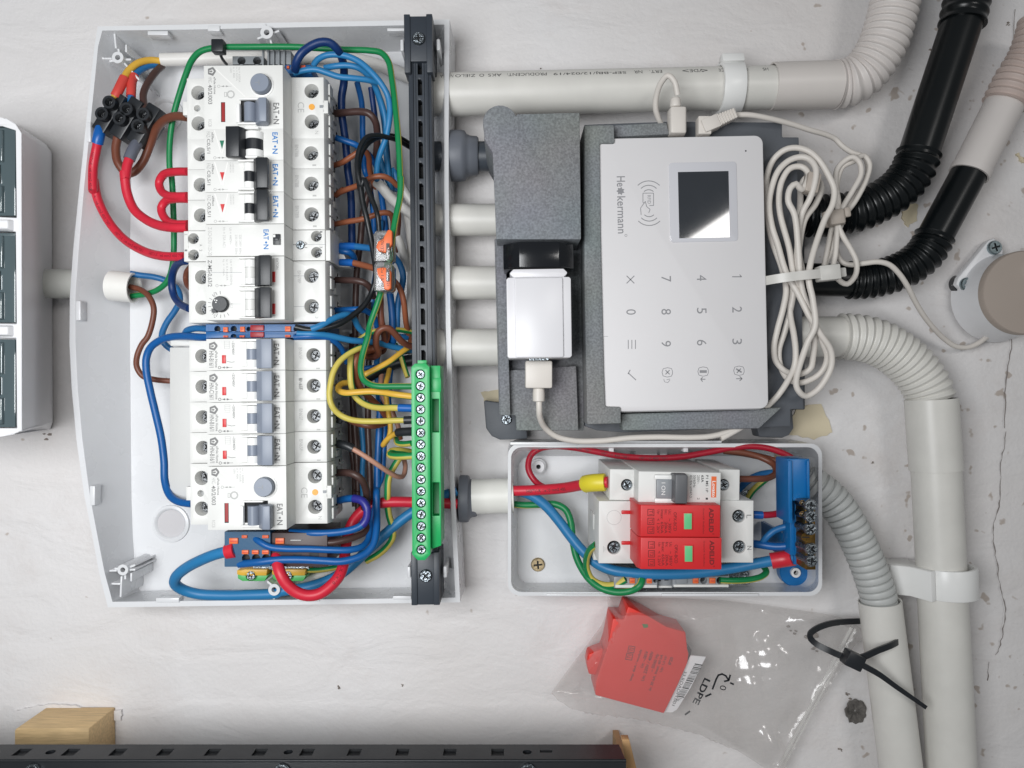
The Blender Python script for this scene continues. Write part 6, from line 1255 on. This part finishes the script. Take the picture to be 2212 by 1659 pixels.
# ================================================================ WHITE CORDS AT THE ALARM PANEL
fr = Fr(P(1740,590,40)); root = thing('charging_cable', 'white cable from the charger, coiled and tied right of the alarm panel', 'cable', fr)
spec = ('K 595,1255,66 595,1400,66 600,1460,62 640,1540,54 720,1600,50 850,1632,48 1050,1632,48 1250,1612,48 1450,1605,48 1700,1608,48 1850,1598,48 1990,1560,48 2120,1500,48 '
 'L 70,1575,48 180,1515,48 300,1440,48 400,1345,48 480,1260,50 545,1160,54 590,1060,58 598,960,58 585,840,56 560,700,52 560,560,52 590,440,56 '
 'J 640,1520,56 700,1400,60 735,1280,62 740,1190,62 700,1130,60 640,1110,58 560,1130,56 480,1200,55 430,1320,54 410,1450,54 430,1600,55 '
 'L 470,200,56 530,400,58 620,560,60 690,700,62 770,830,62 845,950,60 850,1060,58 800,1170,56 740,1240,54 670,1275,54 620,1240,56 600,1180,57 680,900,64 735,780,66 720,600,66 690,420,66 '
 'J 800,1560,60 860,1440,60 870,1340,60 830,1240,60 760,1130,60 690,1070,58 600,1045,56 520,1060,54 440,1130,50 395,1250,48 395,1400,48 410,1600,48 '
 'L 440,200,50 500,370,54 530,520,56 510,650,56 470,800,54 445,930,52 460,1030,50 530,1100,50 620,1120,50 700,1080,52 720,1000,54 730,850,58 700,700,60 640,500,60 '
 'J 590,1520,62 545,1420,62 560,1330,62 600,1300,62 640,1340,60 690,1230,58 640,1180,56 560,1190,55 500,1280,54 480,1400,54 490,1520,54 '
 'L 550,220,56 600,480,58 680,640,58 790,900,56 820,1000,54 790,1090,52 720,1150,50 620,1180,49 540,1150,48 490,1060,48 480,950,48 520,820,49 570,620,52 600,420,54 '
 'J 660,1560,52 740,1440,50 780,1330,50 740,1250,48 680,1250,46 640,1300,44 630,1420,44 L 620,250,46 660,450,50')
sp = spline([fr.inv(p) for p in path(spec)], 1.6); mb = MB(fr); mb.tube(sp, 1.8, CABW, 12); mb.build('flex', root)
mb = MB(fr); p0 = fr.inv(PC('K',592,1252,66)); p1 = fr.inv(PC('K',592,1350,66)); mb.lathe(p1, p0-p1, [(2.6,0),(3.5,.5),(3.6,(p0-p1).length*.6),(3.2,(p0-p1).length)], CABW, 20); mb.build('strain_relief', root)
mb = MB(fr); a = fr.inv(PC('K',494,1252,72)); b = fr.inv(PC('K',692,1050,72)); mb.box(a.x,b.x,a.y,b.y,a.z-11,a.z,CABW); mb.build('plug', root, bev=1.2)
sp = [fr.inv(p) for p in spline(path('I 1680,930,40 1650,870,42 1625,790,46 1630,700,50 1665,600,56 1715,548,60 1760,590,60 1785,690,58'), 1.5)]
mb = MB(fr); mb.tube(sp, 1.75, CABW, 12); mb.build('flex', root)
mb = MB(fr); a = fr.inv(PC('I',1740,765,60)); b = fr.inv(PC('I',1820,690,60)); cx = (a.x+b.x)/2; mb.lathe((cx,a.y,a.z-4),(0,1,0),[(3.4,0),(3.0,b.y-a.y)],CABW,20)
a = fr.inv(PC('I',1728,965,60)); b = fr.inv(PC('I',1858,768,60)); mb.box(a.x,b.x,a.y,b.y,a.z-9,a.z,CABW,tx=.6); mb.build('plug', root, bev=1.3)
# power cord with angled jack, small coil, run to the sensor
fr = Fr(P(1850,480,40)); root = thing('adapter_cable', 'white cable from the angled jack via a small clipped coil to the round sensor', 'cable', fr)
spec = ('J 150,815,52 260,812,52 400,835,50 560,875,46 700,920,42 820,955,38 880,985,36 930,1035,36 1000,1080,36 1080,1110,36 1110,1180,36 1090,1280,36 1010,1400,36 940,1500,38 915,1600,40 '
 'L 880,150,40 850,250,38 820,320,38 800,360,38 830,200,40 860,60,40 J 900,1450,42 880,1300,42 890,1200,42 940,1140,42 1000,1110,44 1050,1150,44 1060,1230,44 1000,1350,44 930,1470,44 '
 'L 900,60,44 930,140,44 990,240,44 1028,330,44 1020,420,44 960,482,44 900,450,44 865,380,44 880,260,44 890,100,44 J 895,1440,42 890,1300,40 930,1180,40 1010,1140,40 1080,1100,38 1120,1160,38 1100,1260,38 1020,1420,38 930,1540,38 '
 'L 880,120,38 885,240,36 920,320,36 980,345,38 1080,335,40 1180,325,42 1260,345,42 1330,410,40 1390,500,36 1440,600,30 1500,700,24 1570,790,18 1650,870,12 1730,922,9 1810,930,8 1880,905,7 1960,850,6')
sp = spline([fr.inv(p) for p in path(spec)], 1.6); mb = MB(fr); mb.tube(sp, 1.65, CABW, 12); mb.build('flex', root)
mb = MB(fr); a = fr.inv(PC('J',45,880,56)); b = fr.inv(PC('J',172,780,56)); a = fr.inv(P(1550,262,56)); b = fr.inv(P(1588,246,56)); d = (b-a)
T = Matrix.Translation(a) @ Matrix.Rotation(math.atan2(d.y,d.x),4,'Z')
for i in range(7): mb.box(i*d.length/7, i*d.length/7+1.0, -3.7+i*.1, 3.7-i*.1, -4, 3.4, CABW, T=T)
mb.box(-3,d.length,-3.0,3.0,-3.4,2.8,CABW,T=T); mb.box(-10,0,-4,3.8,-4.5,3.5,CABW,T=T)
a = fr.inv(P(1509,289,58)); b = fr.inv(P(1537,250,58)); mb.box(a.x,b.x,a.y,b.y,a.z-8,a.z,CABW); mb.build('jack', root, bev=1.1)
# clear nylon ties
p = PC('L',640,425,68); fr = Fr(p, math.radians(6)); root = thing('cable_tie', 'white nylon cable tie around the big coil of white cord', 'cable tie', fr)
mb = MB(fr); prof = [(-24,-26),(-22,-12),(-17,-4),(-8,1.0),(5,2.0),(16,-1.5),(20,-7)]
q = [Vector((x,0,z)) for x, z in prof]; q = spline(q, 1.5); vs = []
for v_ in q: vs += [(v_.x,-2.6,v_.z),(v_.x,2.6,v_.z),(v_.x,2.6,v_.z+1.2),(v_.x,-2.6,v_.z+1.2)]
fs = []
for i in range(len(q)-1):
    for j in range(4): fs.append((i*4+j, i*4+(j+1)%4, (i+1)*4+(j+1)%4, (i+1)*4+j))
mb.add(vs, fs, NYL, True); mb.build('band', root)
mb = MB(fr); mb.box(10,22,-4.2,4.6,-6,2.6,NYL); mb.box(20,28,-2.6,2.8,-5,-3.6,NYL); mb.build('head', root, bev=1.0)
p = PC('J',890,1535,48); fr = Fr(p, math.radians(8)); mb = MB(fr); mb.box(-6.5,6,-4.8,5,-7,-2,NYLG); mb.box(-6,5.5,-4.5,4.6,-3,2.0,NYLG,tx=1.2); mb.box(4.5,8.5,-1,5.2,-1,1.4,NYLG)
tag(mb.build('cord_clip', bev=1.2), 'greyish clip pinching the small coil of white cord', 'cord clip')
p = PC('J',712,1300,58); mb = MB(Fr(p, math.radians(-12))); mb.box(-4.4,3.6,-6,6,-4,4,NYLG); tag(mb.build('cord_clip', bev=1.2), 'small translucent sticker tab tucked inside the big cord coil', 'cord clip')
# ================================================================ SENSOR AT THE RIGHT EDGE
c = P(2214,632,30); fr = Fr((c.x,c.y,1)); root = thing('round_sensor', 'beige round device on a white bracket, cut by the right edge', 'sensor', fr)
R = 91/S(30); mb = MB(fr); mb.lathe((0,0,0),(0,0,1),[(R*1.12,0),(R*1.10,3),(R*1.03,12),(R*1.0,24),(R*.99,26)],WH,64,False); mb.build('base', root)
mb = MB(fr); mb.lathe((0,0,0),(0,0,1),[(R*1.0,24),(R*1.0,28.5),(R*.97,29.6),(.1,30)],SENS,64,False); mb.build('front_disc', root)
mb = MB(fr); mb.lathe((5,14,29.5),(0,0,1),[(6,0),(5.8,3),(4.6,3.2),(4.4,.4),(.1,.4)],WH,32,False); mb.build('knob', root)
mb = MB(fr); br = [(2135,520),(2148,514),(2168,540),(2160,600),(2140,660),(2118,654),(2085,632),(2066,614),(2070,600)]
mb.prism([tuple(fr.inv(P(x,y,10))[:2]) for x,y in br], 2, 9, WH)
mb.prism([tuple(fr.inv(P(x,y,6))[:2]) for x,y in ((2096,640),(2150,665),(2180,700),(2150,700))], 0, 5, WH); mb.build('bracket', root, bev=.8)
mb = MB(fr); p = fr.inv(P(2082,612,6)); mb.cyl((p.x-1,p.y,0),(p.x-1,p.y,5),6.2,BLK,n=30); mb.build('washer', root)
for x, y in ((2155,533),(2095,613)):
    p = fr.inv(P(x,y,14)); mb = MB(fr); mb.screw(p.x,p.y,9,4.6,2.4,mat('screw_bluish', (150,164,168), .35, 1.0, bump=.3),a=.3); mb.build('screw', root)

# ================================================================ BAG WITH RED MODULE
k = 'O'; w = 30; fr = Fr((PC(k,730,480,0).x, PC(k,730,480,0).y, 3), 0); root = thing('spare_module', 'loose orange red plug-in module with a small green window, inside the clear bag', 'surge module', fr)
def sp_(x, y, w): return tuple(fr.inv(PC(k,x,y,w))[:2])
body = [(572,256),(632,262),(655,190),(760,240),(862,300),(968,330),(978,425),(985,450),(978,500),(930,610),(850,775),(475,675),(480,595),(545,400)]
mb = MB(fr); mb.prism([sp_(x,y,30) for x,y in body], 1, 27, ORR); mb.build('case', root, bev=.9)
mb = MB(fr); mb.prism([sp_(x,y,22) for x,y in ((440,450),(520,418),(500,570),(440,560),(428,500))], 6, 19, ORR); mb.build('contact_foot', root, bev=.8)
mb = MB(fr); mb.prism([sp_(x,y,20) for x,y in ((965,420),(1002,425),(995,470),(960,560),(940,600))], 2, 17, mat('module_frame_grey', (92,90,92), .5)); mb.build('rear_frame', root, bev=.6)  # narrow dark grey frame piece along the module edge
mb = MB(fr); mb.prism([sp_(x,y,31) for x,y in ((732,288),(762,290),(764,306),(740,310))], 26.9, 27.4, mat('window_dark_green', (80,120,60), .4)); mb.build('window', root)
mb = MB(fr)
def it(t, x, y, L, h, ang=None):
    p = sp_(x,y,30); s = CROP[k][2]/S(30); mb.text(t, p[0], p[1], 27.1, L*s, h*s, mat_t, 71, .012)
mat_t = mat('ink_on_red', (70,16,16), .6)
for t, x, y, L in (('Iimp: 6kA / module',697,510,178),('Uc: ~385V',742,478,94),('Un: 230V / 400V',759,515,168),('~ 50/60 Hz',798,497,102),('In: 30 kA, Imax: 60 kA',806,550,206),('Up: 1,5 kV',848,503,92),('IP20',886,487,42)): it(t, x, y, L, 17)
for x, y in ((660,464),(672,424)):
    q = [sp_(x+a*18-b*4, y+b*18+a*3, 30) for a, b in ((-1,-1),(1,-1),(1,1),(-1,1))]; q = q[::-1] if area2(q) < 0 else q; cx = sum(p[0] for p in q)/4; cy = sum(p[1] for p in q)/4
    mb.plate(q, [[(cx+(p[0]-cx)*.82, cy+(p[1]-cy)*.82) for p in q]], 27.1, mat_t); it('T1' if y > 440 else 'T2', x, y, 20, 20)
mb.build('lettering', root)
# paper sticker with barcode
pts = [(1000,465),(1083,472),(1000,640),(925,760),(900,776),(848,775),(890,690),(960,545)]
c = PC(k,960,620,20); fr = Fr((c.x,c.y,14)); root = thing('barcode_label', 'white paper label with a barcode beside the orange red module', 'label', fr)
mb = MB(fr); mb.prism([sp_(x,y,29) for x,y in pts], 12, 12.6, PAPER); mb.build('paper', root)
mb = MB(fr); rnd = random.Random(5); y = 508.0
while y < 752:
    t = rnd.choice((2,2,3,5,7)); f = (y-508)/244; xa = 1022-128*f; xb = 1064-140*f if f < .75 else 1064-105-(f-.75)*420
    if xb > xa+6:
        q = [sp_(xa,y,29),sp_(xb,y+7,29),sp_(xb,y+7+t,29),sp_(xa,y+t,29)]; mb.prism(q, 12.6, 12.7, INKK, bottom=False)
    y += t+rnd.choice((2,3,4))
p = sp_(938,645,29); mb.text('33.RDADM.001', p[0], p[1], 12.7, 200*CROP[k][2]/S(29), 17*CROP[k][2]/S(29), INKK, -110)
mb.build('lettering', root)
# the bag
fr = Fr((PC(k,1100,600,0).x, PC(k,1100,600,0).y, 3)); root = thing('plastic_bag', 'clear plastic zip bag hanging from the black cable tie, holding the orange red module', 'bag', fr)
out = [(555,172),(740,178),(960,182),(1200,192),(1500,228),(1820,275),(1920,310),(1985,352),(1900,480),(1800,620),(1700,780),(1620,920),(1560,1040),(1520,1150),(1400,1110),(1200,980),(1000,870),(800,810),(640,775),(480,757),(340,740),(235,722),(330,590),(430,460),(520,340),(560,250)]
def inside_w(x, y, base, amp):
    """height of the film above the wall : lifted over the module, crumpled elsewhere"""
    dx = (x-720)/330.0; dy = (y-480)/330.0; d = max(abs(dx), abs(dy))
    lift = 1.0 if d < .85 else max(0.0, 1-(d-.85)/.9)
    n = noise.noise(Vector((x*.004, y*.005, 1.7)))*.8+abs(noise.noise(Vector(((x-y*.5)*.007, (y+x*.4)*.003, 8))))*1.1+abs(noise.noise(Vector(((x*.3+y)*.009, (y*.3-x)*.003, 12))))*.6
    L2 = lift*lift*(3-2*lift); return base+(33.5-base)*L2+amp*n*(1-.9*L2)
def film(name, base, amp, flat_):
    import mathutils
    pl = [Vector((x,y)) for x,y in out]; step = 16; pts2 = []; ed = []
    den = []
    for i in range(len(pl)):
        a, b = pl[i], pl[(i+1)%len(pl)]; n_ = max(1, int((b-a).length/step))
        for j in range(n_): den.append(a.lerp(b, j/n_))
    m_ = len(den); pts2 = den[:]; ed = [(i,(i+1)%m_) for i in range(m_)]
    y = 172
    def ins(x, y):
        c_ = False
        for i in range(len(pl)):
            a, b = pl[i], pl[i-1]
            if (a.y > y) != (b.y > y) and x < (b.x-a.x)*(y-a.y)/(b.y-a.y)+a.x: c_ = not c_
        return c_
    while y < 1150:
        x = 240
        while x < 1990:
            xx, yy = x+random.uniform(-4,4), y+random.uniform(-4,4)
            if ins(xx, yy) and ins(xx+9,yy) and ins(xx-9,yy) and ins(xx,yy+9) and ins(xx,yy-9): pts2.append(Vector((xx,yy)))
            x += step
        y += step
    v_, e_, f_, *_ = mathutils.geometry.delaunay_2d_cdt(pts2, ed, [], 1, 1e-4)
    vs = []
    for i, p in enumerate(v_):
        edge = min((p-q).length for q in den); t = min(1, edge/22)
        h = inside_w(p.x, p.y, base, amp) if not flat_ else base+amp*noise.noise(Vector((p.x*.008,p.y*.01,3)))
        h = 5+(h-5)*t; lim = 30
        g = P(CROP['O'][0]+p.x*CROP['O'][2], CROP['O'][1]+p.y*CROP['O'][2], 20); vs.append(fr.inv((g.x, g.y, h)))
    mb = MB(fr); mb.add(vs, [list(f)[::-1] for f in f_], FILM, True); return mb.build(name, root)
film('front_film', 14, 7, False); film('back_film', 3, 1.5, True)
mb = MB(fr)
for o1, o2 in ((0,14),(26,34)):
    a0, a1 = PC('O',1860+o1,300+o1*.3,24), PC('O',1455+o1,1085,16); b0, b1 = PC('O',1860+o2,303+o2*.3,24), PC('O',1455+o2,1088,16)
    q = [fr.inv(x) for x in (a0,b0,b1,a1)]; mb.add(q+[x+Vector((0,0,.8)) for x in q], [(0,1,2,3),(7,6,5,4),(0,4,5,1),(1,5,6,2),(2,6,7,3),(3,7,4,0)], mat('zip_strip_milky', (222,220,216), .3, alpha=.42))
mb.build('zip_strip', root)
mb = MB(fr); mk2 = INKK
p = fr.inv(PC('O',1048,640,31)); s = CROP['O'][2]/S(31)
mb.text('LDPE', p.x, p.y-.5, 30.5, 150*s, 36*s, BLK, -116, .025)
def seg2(pa, pb, t): 
    a, b = fr.inv(PC('O',*pa,31)), fr.inv(PC('O',*pb,31)); d = b-a; T = Matrix.Translation((a.x,a.y,0)) @ Matrix.Rotation(math.atan2(d.y,d.x),4,'Z'); mb.box(-.2,d.length+.2,-t/2,t/2,30.4,30.5,BLK,T=T)
for a_, b_ in (((1108,632),(1128,578)),((1128,578),(1140,556)),((1140,556),(1160,550)),((1160,550),(1180,560)),((1180,560),(1196,584)),((1196,584),(1204,556)),((1196,584),(1172,590)),((1205,598),(1222,606)),((1070,672),(1100,658)),((985,752),(960,770))): seg2(a_, b_, 1.1)
q = fr.inv(PC('O',1165,625,31)); mb.text('0', q.x, q.y, 30.5, 3, 4, BLK, -104)
mb.build('print', root)
# hang tag strip at the top of the bag
# black cable tie around the pipe
fr = Fr(PC('N',1000,1610,50)); root = thing('cable_tie', 'long black cable tie around the thin vertical pipe with its tail pointing down right', 'cable tie', fr)
def strap(nm, spec, wd=4.6, th=1.3):
    sp = spline([fr.inv(p) for p in path(spec)], 2.0); mb = MB(fr); vs = []
    for i, v_ in enumerate(sp):
        t = (sp[min(i+1,len(sp)-1)]-sp[max(i-1,0)]).normalized(); nrm = Vector((0,0,1)); sd = t.cross(nrm); sd = sd.normalized() if sd.length > .1 else Vector((1,0,0)); up = sd.cross(t).normalized()
        ww = wd/2*(1 if nm != 'tail' else 1-.35*i/len(sp))
        for a, b in ((-1,-1),(1,-1),(1,1),(-1,1)): vs.append(v_+sd*ww*a*.8+up*th/2*b)
    fs = [(i*4+j, i*4+(j+1)%4, (i+1)*4+(j+1)%4, (i+1)*4+j) for i in range(len(sp)-1) for j in range(4)]+[(3,2,1,0),tuple(len(vs)-4+j for j in range(4))]
    mb.add(vs, fs, BLK, False); return mb.build(nm, root)
strap('band', 'N 1000,1612,50 1080,1590,50 1180,1545,47 1270,1510,43 1330,1475,36 1348,1440,28 1335,1405,20')
strap('band', 'N 1000,1612,50 920,1585,46 830,1545,40 750,1505,36 705,1465,32 700,1430,29 740,1395,26 820,1362,22 920,1345,16 1060,1338,10')
strap('tail', 'N 1000,1612,50 1080,1655,52 O 2020,560,50 2110,625,47 2215,698,44 2275,740,42')
mb = MB(fr); T = Matrix.Rotation(math.radians(-25),4,'Z'); mb.box(-5.5,5.5,-4.5,4.5,-4,4.4,BLK,T=T); mb.build('head', root, bev=.8)
# ================================================================ RACK RAIL, BOARD AND WOOD BLOCK AT THE BOTTOM
yv = P(0,1643,88).y; xr = P(1352,1643,88).x; xl = P(-330,1643,88).x; fr = Fr((0,yv,2)); root = thing('rack_rail', 'black slotted metal rack rail along the bottom edge', 'rack rail', fr)
T = Matrix(((1,0,0,0),(0,0,1,0),(0,-1,0,0),(0,0,0,1))); T = Matrix(((1,0,0,0),(0,0,1,0),(0,1,0,0),(0,0,0,1)))
hol = []
def fx(x, y): # photo reading on the upward face -> (u, w)
    yy = 1371.5+y*.64484; d = 412*(yy-829.5)/813.5; w = 500-d; return P(x*.64484, yy, w).x, w-2
for x in (5,175,340,505,670,835,1000,1165,1333,1498,1665):
    a = fx(x,398); hol.append([(a[0]-3.6,72.5),(a[0]+3.6,72.5),(a[0]+3.6,80.5),(a[0]-3.6,80.5)])
for x in (107,935,1768): a = fx(x,400); hol.append(circ(a[0],76.5,2.6,18))
a = fx(1832,390); hol.append([(a[0]-3,74),(a[0]+4,74),(a[0]+4,77),(a[0]-3,77)])
mb = MB(fr); poly = [(xl,67.5),(xr-1.2,67.5),(xr,86),(xl,86)]
# upward face with slots, then the front face that drops out of the frame
Tn = Matrix(((1,0,0,0),(0,0,1,0),(0,1,0,0),(0,0,0,1)))
mb.plate(poly, [h[::-1] for h in hol], 0, RACK, Tn, 1.6, DARK)
mb.box(xl, xr, -9, -2.2, 67.5, 86, RACK)
mb.build('flange', root)
mb = MB(fr); mb.box(xl, xr, -60, .6, 85.4, 87.2, RACK); mb.build('web', root, bev=.5)
mb = MB(fr); mb.tube([Vector((xl,.2,86.4)),Vector((xr,.2,86.4))], 1.0, RACK, 12); mb.build('rolled_edge', root)
for x in (150,965,1768):
    a = fx(x,445); mb = MB(fr); mb.pipe((a[0],-5,87),(a[0],-5,89),4.6,3.2,ZNC,24); mb.build('bolt_head', root)
c = P(1356,1640,60); fr = Fr((c.x,c.y,2)); mb = MB(fr); mb.prism([tuple(fr.inv(PC('P',x,y,62))[:2]) for x,y in ((2083,350),(2108,350),(2160,560),(2120,560))], 54, 60, WOODS)
mb.box(-1,3,-30,-10,-1,54,WOODS)
tag(mb.build('board', bev=.4), 'thin brown board standing at the right end of the rack rail', 'board')
c = P(120,1610,12); fr = Fr((c.x,c.y,0)); mb = MB(fr); mb.prism([tuple(fr.inv(P(x,y,30))[:2]) for x,y in ((31,1578),(36,1573),(192,1573),(194,1680),(31,1680))], -1, 30, WOOD)
tag(mb.build('wood_block', bev=.8), 'pale pine block on the wall at the lower left, behind the rack rail', 'wood block')
